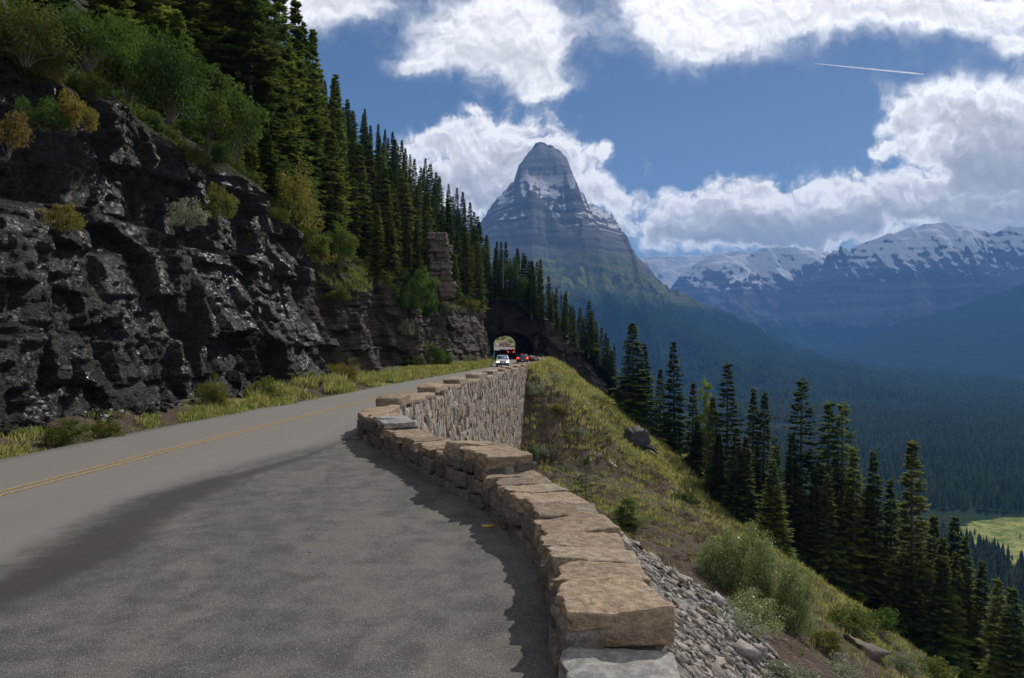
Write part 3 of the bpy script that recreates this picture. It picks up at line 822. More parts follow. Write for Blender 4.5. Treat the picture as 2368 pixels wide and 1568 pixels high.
MC = [(760, 345, 6500), (782, 300, 6500), (798.5, 288, 6500), (810, 280, 6500), (820.5, 271.5, 6500), (824, 262, 6500), (827, 256, 6500), (831, 253, 6500), (834, 249, 6500), (836.5, 252, 6500), (838.5, 251, 6500), (841, 244.5, 6500), (844, 250, 6500), (845.7, 247.5, 6500), (849, 252.5, 6500), (852, 249, 6500), (861, 243.7, 6500), (878, 238, 6500), (895, 232, 6500), (911, 227, 6500), (930, 223, 6500), (945, 222, 6500), (962, 226, 6500), (980, 230, 6500), (996, 233, 6500), (1003, 229, 6500), (1009, 226.5, 6500), (1024, 228.5, 6500), (1060, 236, 6500), (1150, 262, 6500)]
Mountain('mountain', MC, 1450, 1.0, -190, M['blue1'], 420, 220, .3, .4, 29, .10, 64, 1.2, jag=5)
MD = [(790, 362, 5000), (819, 354, 5000), (861, 339.5, 5000), (903, 320, 5000), (945, 311.5, 5000), (979, 298.4, 5000), (1011, 289.5, 5000), (1024, 283, 5000), (1070, 262, 5000), (1150, 240, 5000)]
Mountain('mountain', MD, 1600, 1.25, -190, M['blue2'], 200, 120, .10, .35, 37, 0, 60, 1.2)

# ------------------------------------------------------------------ distant forest: uncountable, one object
def far_forest():
    rng = np.random.default_rng(3)
    def tree_t(sides, tiers):
        V = []; T = []
        for k in range(tiers):
            z0 = .12 + .80 * k / tiers * .9; z1 = min(1.0, z0 + .95 / tiers + .12) if k < tiers - 1 else 1.0
            r = .17 * (1 - k / tiers) ** .8 + .015
            b0 = len(V)
            for i in range(sides * 2):
                a = math.pi * i / sides + k * .7
                rr = r * (1.0 if i % 2 == 0 else .45)
                V.append((rr * math.cos(a), rr * math.sin(a), z0 + (0 if i % 2 == 0 else .03)))
            V.append((0, 0, z1))
            for i in range(sides * 2): T.append((b0 + i, b0 + (i + 1) % (sides * 2), b0 + sides * 2))
        return np.array(V), np.array(T)
    Vs, Ts, As, n0 = [], [], [], 0
    def put(P, hts, tmpl):
        nonlocal n0
        V, T = tmpl; N = len(P); k = len(V)
        a = rng.uniform(0, 6.28, N); w = hts * rng.uniform(.75, 1.2, N)
        x = (V[None, :, 0] * np.cos(a)[:, None] - V[None, :, 1] * np.sin(a)[:, None]) * w[:, None] + P[:, None, 0]
        y = (V[None, :, 0] * np.sin(a)[:, None] + V[None, :, 1] * np.cos(a)[:, None]) * w[:, None] + P[:, None, 1]
        z = V[None, :, 2] * hts[:, None] + P[:, None, 2]
        Vs.append(np.stack([x, y, z], -1).reshape(-1, 3)); Ts.append((T[None] + (np.arange(N) * k)[:, None, None]).reshape(-1, 3) + n0)
        As.append(np.repeat(rng.uniform(0, 1, N), k)); n0 += N * k
    def sample(y0, y1, sp, pxa, pxb):
        Y = rng.uniform(y0, y1, int((y1 - y0) * (pxb - pxa) / FPX * (y0 + y1) / 2 / (sp * sp)))
        # area-weighted in Y
        Y = np.sqrt(rng.uniform(y0 ** 2, y1 ** 2, len(Y)))
        X = (rng.uniform(pxa, pxb, len(Y)) - CX) / FPX * Y
        return X, Y
    for (y0, y1, sp, pa, pb, tm) in ((330, 650, 6.0, 900, 1120, (5, 4)), (650, 1100, 6.4, 820, 1120, (4, 4)), (1100, 1900, 7.2, 700, 1110, (4, 3)), (1900, 3000, 9.5, 560, 1110, (3, 2)), (3000, 4700, 13.5, 540, 1110, (3, 2))):
        X, Y = sample(y0, y1, sp, pa, pb)
        zm = PEAK.h(X, Y); vz = valley_z(X, Y)
        Z = np.maximum(zm, vz)
        hr = hill_r(X, Y, False) if y0 < 900 else -999 + 0 * X
        Z = np.maximum(Z, np.where(Y < 890, hr, -999))
        ok = (Y < PEAK.yc(np.clip(X, PEAK.c[0, 0], PEAK.c[-1, 0])) + 60)
        up = Z + 220 * .5 * fbm(X * .004, Y * .004, 0, 4, 99)
        ok &= (up < 200) & (rng.uniform(0, 1, len(X)) < np.clip(1.25 - up / 190, 0, 1))
        ok &= (meadow_f(X, Y) < .25) | (rng.uniform(0, 1, len(X)) < .015)
        ok &= ~((Y < 900) & (hr > -120))
        clear = fbm(X * .004, Y * .009, 0, 3, 123)
        ok &= (clear < .62)
        P = np.stack([X, Y, Z - .5], 1)[ok]
        h = rng.uniform(.65, 1.15, len(P)) * I(P[:, 1], [330, 900, 2000, 4700], [19, 20, 21, 22])
        small = meadow_f(P[:, 0], P[:, 1]) > .25
        h = np.where(small, h * .35, h)
        put(P, h, tree_t(*tm))
    V = np.concatenate(Vs); T = np.concatenate(Ts)
    print('far forest tris', len(T))
    stuff('forest', mk('forest', V, [T], M['forest'], False, {'rnd': np.concatenate(As)}), 'dense blue green conifer forest filling the valley below the mountains', 'forest')
far_forest()
# ------------------------------------------------------------------ stone guard walls
WT = .70
_seg = np.linalg.norm(np.diff(WALL, axis=0), axis=1); WS = np.concatenate([[0], np.cumsum(_seg)])
def wpt(s):
    s = np.asarray(s, float)
    e = .25
    x, y = I(s, WS, WALL[:, 0]), I(s, WS, WALL[:, 1])
    x0, y0 = I(s - e, WS, WALL[:, 0]), I(s - e, WS, WALL[:, 1]); x1, y1 = I(s + e, WS, WALL[:, 0]), I(s + e, WS, WALL[:, 1])
    tx, ty = x1 - x0, y1 - y0; L = np.hypot(tx, ty)
    return x, y, tx / L, ty / L
def sY(Y): return float(I(Y, WALL[:, 1], WS))
S_CORNER = sY(21.6)

def wall_top(Y):
    if Y < 5.75: return .26
    if Y < 11.6: return .54
    if Y < 13.3: return .80
    if Y < 17.4: return .54
    if Y < 19.4: return .70
    if Y < 21.2: return .58
    return .58

def axes(tx, ty):
    """rows: tangent, outward normal (right of travel), up"""
    return np.stack([np.stack([tx, ty, 0 * tx], -1), np.stack([ty, -tx, 0 * tx], -1), np.stack([0 * tx, 0 * tx, 1 + 0 * tx], -1)], -2)

T3, T4, T14, T8 = cube_t(3), cube_t(4), cube_t(16), cube_t(8)

def core_mesh(s0, s1, depthf, topf, ds=.25):
    ss = np.arange(s0, s1 + ds / 2, ds); x, y, tx, ty = wpt(ss); nx, ny = ty, -tx
    zt = np.array([topf(float(Y)) for Y in y]) + zr(y) - .14
    a, b = .05, WT - .05
    zi = zr(y) - .3; zo = np.array([depthf(float(X), float(Y)) for X, Y in zip(x + nx * WT, y + ny * WT)])
    ring = [np.stack([x + nx * a, y + ny * a, zi], 1), np.stack([x + nx * a, y + ny * a, zt], 1), np.stack([x + nx * b, y + ny * b, zt], 1), np.stack([x + nx * b, y + ny * b, zo], 1)]
    V = np.stack(ring, 1)
    F = gridf(len(ss), 4)
    n = len(ss)
    caps = np.array([(0, 1, 2, 3), ((n - 1) * 4 + 3, (n - 1) * 4 + 2, (n - 1) * 4 + 1, (n - 1) * 4)])
    return V, np.concatenate([F, caps])

def side_stones(s0, s1, topf, botf, side, wr, hr_, depth, rng):
    """courses of stones on one side of the wall; side 0 = road, 1 = valley"""
    cen, ax, half = [], [], []
    s = s0; 
    # column-wise irregular fill: run courses bottom-up per strip with jitter
    smax = s1
    course = 0
    ztop_max = 1.2
    # vertical strips for tall walls, horizontal courses for low ones
    z = 0.0
    while True:
        h = rng.uniform(*hr_)
        s = s0 + rng.uniform(0, wr[1]); any_ = False
        while s < smax:
            w = rng.uniform(*wr)
            x, y, tx, ty = wpt(s + w / 2)
            zt = topf(float(y)) + float(zr(y)) - .12
            zb = botf(float(x), float(y))
            zz = zt - z - h * rng.uniform(.42, .58)
            if zz > zb - h * .5:
                any_ = True
                off = (WT - .09) if side else .09
                off += rng.uniform(-.025, .025) + (-.03 if not side else .03) * 0
                cen.append((x + ty * off, y - tx * off, zz)); 
                A = axes(np.array(tx), np.array(ty)); 
                g = rng.uniform(-.14, .14) * (2.0 if side and hr_[1] > .5 else 1); c_, s_ = math.cos(g), math.sin(g)
                A = np.stack([A[0] * c_ + A[2] * s_, A[1], -A[0] * s_ + A[2] * c_])
                ax.append(A)
                if side and hr_[1] > .5:
                    cen[-1] = (cen[-1][0], cen[-1][1], cen[-1][2] + rng.uniform(-.3, .3) * h)
                    half.append((w / 2 * rng.uniform(.8, 1.15), depth * rng.uniform(.8, 1.25), h / 2 * rng.uniform(.75, 1.35)))
                else: half.append((w / 2 - .012, depth, h / 2 * rng.uniform(.86, 1.06)))
            s += w
        z += h
        if not any_: break
    return np.array(cen), np.array(ax), np.array(half)

def build_wall_near():
    rng = np.random.default_rng(21)
    root = thing('stone_wall', 'low stone guard wall with broad tan capstones curving along the edge of the paved pullout', 'wall', (0, 0, 0))
    s0, s1 = 0, S_CORNER + .2
    V, F = core_mesh(s0, s1, lambda X, Y: -1.6, wall_top, .15)
    link('wall_core', mk('wall_core', V, F, M['mortar']), root)
    parts = []
    c, a, h = side_stones(s0, s1, wall_top, lambda x, y: -.1, 0, (.22, .62), (.15, .30), .17, rng)
    c2, a2, h2 = side_stones(s0, s1, wall_top, lambda x, y: -1.2, 1, (.25, .6), (.16, .30), .17, rng)
    V, F, r = stones(T8, np.concatenate([c, c2]), np.concatenate([a, a2]), np.concatenate([h, h2]), 5, .020, 14, 4.0, .16)
    link('masonry', sharp(mk('masonry', V, F, M['masonry'], True, {'rnd': r})), root)
    # cap stones, laid across the wall
    s = .3
    bounds = [sY(5.75), sY(11.6), sY(13.3), sY(17.4), sY(19.4), s1 + .3]
    i = 0; bi = 0
    while s < s1 - .1:
        nb = bounds[bi]
        w = rng.uniform(.50, .95) if s > sY(11) else rng.uniform(.52, .86)
        if s + w > nb - .28: w = nb - s
        mid = s + w / 2
        x, y, tx, ty = wpt(mid)
        t = wall_top(float(y)); raised = 11.6 < y < 13.3; grey = (y < 5.75) or (17.4 < y < 19.4 and R.random() < .8)
        th = .29 if 5.0 < y < 6.6 and y > 5.75 else (.30 if raised else .15 + rng.uniform(0, .06))
        wd = WT / 2 + rng.uniform(.01, .06)
        cz = float(zr(y)) + t - th / 2 + rng.uniform(-.012, .022)
        off = WT / 2 + rng.uniform(-.03, .03)
        A = axes(np.array(tx), np.array(ty)); g = rng.uniform(-.05, .05) + (.18 if y < 11 else .1) * rng.uniform(-1, 1); cg, sg = math.cos(g), math.sin(g)
        A2 = np.stack([A[0] * cg + A[1] * sg, -A[0] * sg + A[1] * cg, A[2]])
        # slight tilt of the top
        k1, k2 = rng.uniform(-.02, .02), rng.uniform(-.025, .025)
        A2 = np.stack([A2[0] + A2[2] * k1, A2[1] + A2[2] * k2, A2[2] - A2[0] * k1 - A2[1] * k2])
        V, F, r = stones(T14, [(x + ty * off, y - tx * off, cz)], [A2], [(w / 2 + .004, wd, th / 2)], 100 + i, .014, 22, 3.2, .06)
        # flaked layers on the top face and ragged road side
        loc = (V - np.array([x + ty * off, y - tx * off, cz])) @ A2.T
        q = V * 2.4
        ly = fbm(q[:, 0], q[:, 1], q[:, 2] * 3 + i, 4, 200 + i)
        step_ = (np.floor(ly * 3) / 3) * .022
        top = sstep(.3, .9, loc[:, 2] / (th / 2)); sd = sstep(.55, 1.0, -loc[:, 1] / wd)
        V = V + top[:, None] * step_[:, None] * A2[2] + (sd * .06 * fbm(V[:, 0] * 5, V[:, 1] * 5, V[:, 2] * 6, 3, 300 + i))[:, None] * A2[1]
        r = np.full(len(V), rng.uniform(0, 1))
        o = link('cap_stone', sharp(mk('cap_stone', V, F, M['cap_grey' if grey else 'cap'], True, {'rnd': r})), root)
        if grey and y < 5.75 and 'done' not in root: 
            pass
        s += w; i += 1
        if s >= nb - .01 and bi < len(bounds) - 1: bi += 1
build_wall_near()

def raised_far(s):
    """raised battlement blocks along the far wall"""
    k = (s - S_CORNER - 1.2) % 6.6
    return k < 2.1
def build_wall_far():
    rng = np.random.default_rng(22)
    root = thing('retaining_wall', 'tall stone retaining wall with raised crenel blocks carrying the outer edge of the road', 'wall', (0, 0, 0))
    s0, s1 = S_CORNER + .2, WS[-1] - 1
    def bot(X, Y): return min(float(hill_r(X + .1, Y, False)) - 1.0, float(zr(Y)) - 1.0)
    V, F = core_mesh(s0, s1, bot, lambda Y: .56, .5)
    link('wall_core', mk('wall_core', V, F, M['mortar']), root)
    c, a, h = side_stones(s0, sY(84), lambda Y: .56, lambda x, y: max(bot(x + WT, y), -9.8), 1, (.18, .42), (.34, .80), .16, rng)
    V, F, r = stones(T3, c, a, h, 6, .045, 6, 2.5, .22)
    link('masonry', sharp(mk('masonry', V, F, M['masonry_far'], True, {'rnd': r})), root)
    c, a, h = side_stones(s0, s1, lambda Y: .56, lambda x, y: float(zr(y)) - .1, 0, (.3, .8), (.16, .32), .16, rng)
    V, F, r = stones(T3, c, a, h, 7, .03, 6, 3, .15)
    link('masonry', mk('masonry', V, F, M['masonry'], True, {'rnd': r}), root)
    s = s0; i = 0
    while s < s1:
        w = rng.uniform(1.1, 1.9)
        up = raised_far(s)
        if up: w = 2.0
        x, y, tx, ty = wpt(s + w / 2)
        th = .36 if up else .17
        t = .56 + (.25 if up else .0)
        k = rng.uniform(.97, 1.03)
        off = WT / 2 + rng.uniform(-.03, .03)
        V, F, r = stones(T8, [(x + ty * off, y - tx * off, float(zr(y)) + t - th / 2 + rng.uniform(-.02, .02))], [axes(np.array(tx), np.array(ty))], [(w / 2 - .01, WT / 2 + .05, th / 2)], 400 + i, .04, 8, 2.5, .08)
        r[:] = rng.uniform(0, 1)
        o = link('cap_stone', sharp(mk('cap_stone', V, F, M['cap'], True, {'rnd': r})), root)
        s += w; i += 1
    print('far caps', i)
build_wall_far()

# ------------------------------------------------------------------ conifers
def conifer(Ht, Rr, seed, bare=.05, whorl=.29, nb=6, twig=.15, droop=.35, thin=1.0, top_pow=1.02):
    r = random.Random(seed); mb = MB(); tr = MB()
    lean = (r.uniform(-.015, .015), r.uniform(-.015, .015))
    def axis(z): return np.array([lean[0] * z, lean[1] * z, z])
    zs = np.linspace(-.6, Ht, 9)
    tr.tube([axis(z) for z in zs], [max(.012, .011 * Ht * (1 - (max(z, 0)) / Ht) ** .9 + .01) for z in zs], 6, 0)
    z = Ht * bare + .2
    Tt, rn = [], []
    Vv = []
    gapphase = r.uniform(0, 10)
    def leaf(p, d, L, w, up, rv):
        # a thin twig spray: kite of two triangles
        side = np.cross(d, up); side /= (np.linalg.norm(side) + 1e-9)
        i = len(Vv)
        Vv.extend([p, p + d * L * .45 + side * w, p + d * L, p + d * L * .45 - side * w])
        Tt.extend([(i, i + 1, i + 2), (i, i + 2, i + 3)]); rn.extend([rv] * 4)
    while z < Ht * .985:
        t = (z - Ht * bare) / (Ht * (1 - bare))
        irr = 1 + .28 * math.sin(z * 1.7 + gapphase) * math.sin(z * .63 + 2 * gapphase)
        rad_ = Rr * ((1 - t) ** top_pow) * irr + .10 * Rr * (1 - t) + .05
        if t < .12: rad_ *= .72 + 2.2 * t
        n = max(4, int(nb * (1 if t < .8 else .8)))
        a0 = r.uniform(0, 6.28)
        for k in range(n):
            if r.random() > thin: continue
            a = a0 + 6.28 * k / n + r.uniform(-.35, .35)
            L = rad_ * r.uniform(.5, 1.22)
            e0 = .55 * t - .05 + r.uniform(-.12, .12) + .25 * max(0, t - .7)   # rise at the stem
            dr = droop * (1 - t * .75) * r.uniform(.7, 1.3)
            base = axis(z + r.uniform(-.26, .26))
            hd = np.array([math.cos(a), math.sin(a), 0]); 
            ns = max(3, int(L / .15))
            rv0 = r.random()
            prev = base
            for j in range(1, ns + 1):
                f = j / ns
                hgt = L * (math.tan(e0) * f - dr * f * f + .22 * dr * f ** 4 * 1.6)
                p = base + hd * (L * f * .97) + np.array([0, 0, hgt])
                d = p - prev; d /= np.linalg.norm(d)
                if f > .05:
                    tl = (L * .46 * (1 - f) + .17 + .06 * Rr) * r.uniform(.7, 1.2)
                    for sg in (-1, 1):
                        ang = sg * r.uniform(.65, 1.05)
                        c, s = math.cos(ang), math.sin(ang)
                        td = np.array([d[0] * c - d[1] * s, d[0] * s + d[1] * c, d[2] - r.uniform(.05, .34)]); td /= np.linalg.norm(td)
                        leaf(p, td, tl, twig * r.uniform(.5, .85), np.array([r.uniform(-.5, .5), r.uniform(-.5, .5), 1.0]), min(1, max(0, rv0 * .4 + f * .5 + r.uniform(-.1, .1))))  # value climbs towards the tip, so lit crown edges are put into the colour
                    if j % 2 == 0:
                        td = d + np.array([r.uniform(-.3, .3), r.uniform(-.3, .3), -r.uniform(.25, .8)]); td /= np.linalg.norm(td)
                        leaf(p, td, tl * .6, twig * .6, np.array([-hd[1], hd[0], .3]), rv0 * .3 + .2 * f)
                prev = p
            leaf(prev, d, .22 + .08 * L, twig * .55, np.array([0, 0, 1.0]), min(1, rv0 * .4 + .6))
            if L > .8: tr.tube([base, base + hd * L * .5 + np.array([0, 0, L * (math.tan(e0) * .5 - dr * .25)])], [.028 * (1 - t) + .008, .006], 3, 0)
        z += whorl * r.uniform(.7, 1.25) * (.62 + .5 * (1 - t))
    top = axis(Ht * .97)
    for k in range(6):
        a = r.uniform(0, 6.28); leaf(top + np.array([0, 0, -.1 * k]), np.array([.25 * math.cos(a), .25 * math.sin(a), 1.0]), .45, .05, np.array([1.0, 0, 0]), .8)
    crown = (np.array(Vv), np.array(Tt), np.array(rn))
    return tr, crown

def conifer_meshes(name, mat, **kw):
    tr, (V, T, rn) = conifer(**kw)
    return (tr.mesh(name + '_trunk', M['bark'], True), mk(name + '_crown', V, [T], mat, False, {'rnd': rn}), kw['Ht'])

PROTO = []
spec = [
    dict(Ht=12, Rr=1.85, seed=1, nb=8, droop=.42), dict(Ht=12, Rr=1.5, seed=2, nb=7, droop=.35), dict(Ht=12, Rr=1.30, seed=3, nb=7, droop=.30, bare=.03),
    dict(Ht=12, Rr=1.1, seed=4, nb=7, droop=.30, bare=.05), dict(Ht=12, Rr=1.35, seed=5, nb=6, droop=.45, bare=.12, thin=.9), dict(Ht=12, Rr=2.4, seed=6, nb=9, droop=.40, whorl=.27),
    dict(Ht=12, Rr=1.05, seed=7, nb=6, droop=.4, bare=.2, thin=.85, top_pow=.6), dict(Ht=12, Rr=1.65, seed=8, nb=7, droop=.5, thin=.95, top_pow=.75)]
for i, k in enumerate(spec): PROTO.append(conifer_meshes('conifer', M['needle_y' if i in (2, 7) else 'needle'], **k))
DEADP = conifer_meshes('dead_conifer', M['needle_dead'], Ht=12, Rr=.8, seed=15, nb=4, thin=.35, bare=.35)
SNAG = conifer_meshes('snag', M['deadwood'], Ht=12, Rr=.9, seed=16, nb=4, thin=.25, bare=.15, twig=.03)
print('conifer tris', [len(p[1].polygons) for p in PROTO])

def place_conifer(kind, X, Y, Z, h, label, group=None, cat='tree', wide=1.0, proto=None, name='conifer_tree', lean=None):
    tm, cm, H0 = proto or PROTO[kind]
    s = h / H0
    o = thing(name, label, cat, (X, Y, Z), R.uniform(0, 6.28), group)
    o.scale = (s * wide, s * wide, s)
    if lean: o.rotation_euler = lean
    link('trunk', tm, o); link('crown', cm, o)
    return o

def proj(X, Y, Z): return CX + FPX * X / Y, CY + FPX * (H - Z) / Y

# --- the stand on the slope right of the wall: (tip x, tip y in the 2367 px view, distance, kind, width factor, label)
RT = [
    (1465, 742, 96, 5, 1.0, 'broad dark fir standing first at the top of the grassy slope right of the wall'),
    (1492, 790, 97, 1, 1.1, 'second spire leaning close against the broad fir at the top of the grassy slope'),
    (1525, 848, 104, 2, 1.0, 'slim fir half hidden between the broad fir and the tall pointed spruce'),
    (1560, 786, 98, 1, 1.0, 'tall pointed spruce just right of the broad fir at the top of the slope'),
    (1600, 880, 92, 2, 1.0, 'narrow green fir left of the bright leafy aspen'),
    (1680, 832, 88, 4, 1.25, 'ragged open spruce rising right behind the bright leafy aspen'),
    (1652, 912, 84, 3, 1.1, 'dense narrow fir in front of the bright leafy aspen'),
    (1740, 893, 90, 3, 1.0, 'left one of a close pair of thin spires in the stand'),
    (1762, 903, 89, 3, 1.0, 'right one of a close pair of thin spires in the stand'),
    (1850, 876, 86, 6, 1.1, 'tallest thin ragged spire with a tufted top in the middle of the stand'),
    (1832, 1000, 82, 2, 1.0, 'full green fir in front of the tallest ragged spire'),
    (1912, 920, 84, 4, 1.1, 'tall spruce with a heavy dark top left of the forked spire'),
    (1946, 930, 85, 6, .95, 'thin forked spire with few branches right of the heavy topped spruce'),
    (1975, 1030, 80, 3, 1.0, 'slim fir standing below the thin forked spire'),
    (2022, 1038, 81, 3, .95, 'slender fir standing alone between the forked spire and the straight tall spire'),
    (2107, 1013, 76, 2, .95, 'straight tall yellowish spire with a pale trunk near the right end of the stand'),
    (2062, 1105, 80, 3, 1.0, 'short dark fir just left of the straight tall yellowish spire'),
    (2160, 1185, 78, 2, 1.0, 'dark fir just right of the straight tall yellowish spire'),
    (2205, 1190, 78, 1, .9, 'dark fir at the right edge of the dense stand above the meadow'),
    (2232, 1235, 76, 3, 1.0, 'narrow fir whose tip is set against the green meadow'),
    (2268, 1290, 74, 3, 1.0, 'small pointed fir set against the lower meadow'),
    (2310, 1330, 62, 4, 1.1, 'sunlit open young fir at the lower right corner of the view'),
    (2345, 1350, 58, 4, 1.2, 'shaggy young fir at the very right edge of the view'),
    (1700, 985, 80, 1, 1.0, 'bushy green fir low in the stand below the ragged spruce'),
    (1790, 1010, 92, 6, 1.0, 'bare stemmed fir behind the full green fir'),
    (1880, 1080, 78, 2, 1.0, 'mid green fir below the tallest ragged spire'),
]
for (tx, ty, Y, kind, wd, lab) in RT:
    X = (tx * V2 - CX) / FPX * Y
    Zb = float(hill_r(X, Y, False)); Zt = H - (ty * V2 - CY) / FPX * Y
    # never deeper than the foot seen in the photograph
    place_conifer(kind, X, Y, Zb - .2, max(3.0, Zt - Zb), lab, 'conifers on the slope right of the wall', wide=wd * 1.5 * 12 / max(8, Zt - Zb) * max(.8, (Zt - Zb) / 14))
rng = np.random.default_rng(8)
env_x = [1420, 1500, 1560, 1620, 1700, 1780, 1860, 1940, 2020, 2100, 2180, 2260, 2400, 2700]
env_y = [930, 900, 890, 960, 960, 990, 1010, 1010, 1090, 1120, 1210, 1310, 1420, 1600]
k = 0
for i in range(80):
    tx = rng.uniform(1540, 2420); Y = rng.uniform(70, 118)
    ty = float(I(tx, env_x, env_y)) + rng.uniform(20, 260)
    X = (tx * V2 - CX) / FPX * Y; Zb = float(hill_r(X, Y, False)); Zt = H - (ty * V2 - CY) / FPX * Y
    if Zt - Zb < 3.5: continue
    place_conifer(int(rng.choice([0, 1, 2, 3, 3, 4, 6, 7])), X, Y, Zb - .2, Zt - Zb, 'dark conifer packed among others in the stand on the slope right of the wall', 'conifers packed in the stand right of the wall', wide=rng.uniform(1.3, 1.75) * 12 / max(8, Zt - Zb) * max(.8, (Zt - Zb) / 14)); k += 1
print('right fillers', k)
X = (1795 * V2 - CX) / FPX * 120; Zt = H - (900 * V2 - CY) / FPX * 120
place_conifer(0, X - 2.5, 120, Zt - 11.5, 12, 'dead reddish conifer leaning behind the right hand stand', wide=.8, proto=DEADP, name='dead_tree', lean=(0, .33, 0))

# --- left slope and ridge: rejection-sampled, spaced
def left_forest():
    rng = np.random.default_rng(14); pts = []
    cand = []
    for i in range(60000):
        Y = rng.uniform(33, 262); 
        if Y < 149:
            xt = float(I(Y, _ty, _txs)); d = rng.uniform(.8, 75) ** 1.0
            X = xt - d; Z = float(hill_l(X, Y))
            if Y < 47 and d < 5 + (47 - Y) * .5: continue
        else:
            X = rng.uniform(-75, 22); Z = float(hill_ridge(X, Y))
            if X > 16 and Y < 160: continue
        px, py = proj(X, Y, Z)
        if px < 150 or px > 640: continue
        hh = rng.uniform(8.0, 13.5) if Y < 100 else rng.uniform(8.5, 13.0)
        if Y > 149 and X > 6: hh *= .85
        if proj(X, Y, Z + hh)[1] > 330 + 20: continue
        if py < -30: continue
        cand.append((X, Y, Z, hh, px, py))
        if len(cand) > 5000: break
    cell = {}
    out = []
    for c in cand:
        sp = 2.5 if c[1] < 80 else 2.9
        ok = True
        for q in out:
            if (q[0] - c[0]) ** 2 + (q[1] - c[1]) ** 2 < sp * sp: ok = False; break
        if ok: out.append(c)
    # keep those most likely to be seen: near the open edge of the slope or on the skyline
    def vis(c):
        X, Y, Z, hh, px, py = c
        # occlusion estimate: number of trees between it and the camera
        n = 0
        for q in out:
            if q[1] < Y - 1 and abs(q[4] - px) < FPX * 1.0 / q[1]:
                top = proj(q[0], q[1], q[2] + q[3])[1]
                if top < proj(X, Y, Z + hh)[1] + 4: n += 1
        return n
    sc = [(vis(c), c) for c in out]
    sc = [c for n, c in sorted(sc, key=lambda t: t[0] * 60 + t[1][1] * .2) if n <= 2]
    return sc
LF = left_forest()
print('left trees', len(LF))
LREST = LF[112:]; LF = LF[:112]
for i, (X, Y, Z, hh, px, py) in enumerate(LF):
    kind = int(rng.choice([0, 1, 1, 2, 3, 4, 7, 5] if Y < 70 else [1, 2, 2, 3, 3, 4, 6, 7, 2, 7]))
    if Y < 149: lab, g = 'conifer in the dense forest on the steep slope above the road cliff', 'conifers on the slope above the cliff'
    else: lab, g = 'conifer on the rocky ridge the road tunnel goes through', 'conifers on the tunnel ridge'
    place_conifer(kind, X, Y, Z - .3, hh, lab, g, wide=rng.uniform(1.0, 1.35) * (1.2 if Y < 60 else 1.1))
# the deeper rows of the same forest, hardly told apart: one object
def deep_rows():
    tm, cm, H0 = PROTO[3][0], PROTO[3][1], 12
    bm_ = []
    Vs, Ts, As, n0 = [], [], [], 0
    rg = np.random.default_rng(4)
    src = []
    for kd in (1, 2, 3):
        m_ = PROTO[kd][1]; v = np.zeros(len(m_.vertices) * 3, np.float32); m_.vertices.foreach_get('co', v); v = v.reshape(-1, 3)
        q = np.zeros(len(m_.polygons) * 3, np.int32); m_.polygons.foreach_get('vertices', q); q = q.reshape(-1, 3)
        a = np.zeros(len(m_.vertices), np.float32); m_.attributes['rnd'].data.foreach_get('value', a); src.append((v, q, a))
    for (X, Y, Z, hh, px, py) in LREST[:90]:
        v, q, a = src[int(rg.integers(0, 3))]; s = hh / 12; an = rg.uniform(0, 6.28); w = s * rg.uniform(1.1, 1.4)
        c_, s_ = math.cos(an), math.sin(an)
        Vs.append(np.stack([(v[:, 0] * c_ - v[:, 1] * s_) * w + X, (v[:, 0] * s_ + v[:, 1] * c_) * w + Y, v[:, 2] * s + Z - .3], 1)); Ts.append(q + n0); As.append(np.clip(a + rg.uniform(-.15, .15), 0, 1)); n0 += len(v)
    print('deep rows', len(Vs))
    if Vs: stuff('conifer_forest', mk('conifer_forest', np.concatenate(Vs), [np.concatenate(Ts)], M['needle'], False, {'rnd': np.concatenate(As)}), 'deeper rows of the dense conifer forest on the slope above the road cliff', 'forest')
deep_rows()
# big firs over the cliff top
for (tx, ty, Y, kd) in ((250, -90, 38, 5), (330, -130, 42, 0), (400, -170, 44, 5), (455, -120, 46, 0), (520, -170, 47, 5), (560, -230, 50, 0), (600, -110, 51, 5), (640, -70, 54, 0), (672, -10, 57, 1), (696, 50, 60, 0), (716, 62, 64, 3), (575, -40, 45.5, 7), (625, 60, 50, 1), (740, 150, 66, 2), (770, 165, 70, 3)):
    X = (tx * V2 - CX) / FPX * Y; Zb = float(hill_l(X, Y)); zt = atv(tx, ty, Y)[2]
    place_conifer(kd, X, Y, Zb - .3, zt - Zb, 'big dark fir standing close above the wet cliff', 'big firs above the wet cliff', wide=1.35 * 12 / max(9, zt - Zb) * 1.15)
# firs higher up behind the bushes at the upper left
for i in range(9):
    Y = R.uniform(24, 44); d = R.uniform(5, 17); X = float(I(Y, _ty, _txs)) - d
    place_conifer(R.choice([0, 5, 1, 0]), X, Y, float(hill_l(X, Y)) - .3, R.uniform(7, 11), 'dark fir on the slope behind the bushes at the upper left', 'firs behind the bushes at the upper left', wide=1.3)
# young firs right down to the cliff edge
for i in range(12):
    Y = R.uniform(34, 47); X = float(I(Y, _ty, _txs)) - R.uniform(.6, 6.0); hh = R.uniform(3.0, 7.0)
    place_conifer(R.choice([0, 1, 2, 5]), X, Y, float(hill_l(X, Y)) - .3, hh, 'young dark fir growing right at the edge of the wet cliff', 'young firs at the edge of the wet cliff', wide=1.5)
# the crest and right shoulder of the tunnel ridge
for i in range(52):
    X = -9 + 29.5 * rng.uniform(0, 1) ** .9; Y = rng.uniform(150.8, 176)
    if X > 14: Y = rng.uniform(150.5, 160)
    hh = rng.uniform(6.5, 10.5) * (1 if X < 8 else .92)
    place_conifer(int(rng.choice([1, 2, 2, 3, 3, 4, 7])), X, Y, float(hill_ridge(X, Y)) - .3, hh, 'conifer on the rocky ridge the road tunnel goes through', 'conifers on the tunnel ridge', wide=rng.uniform(1.05, 1.4))
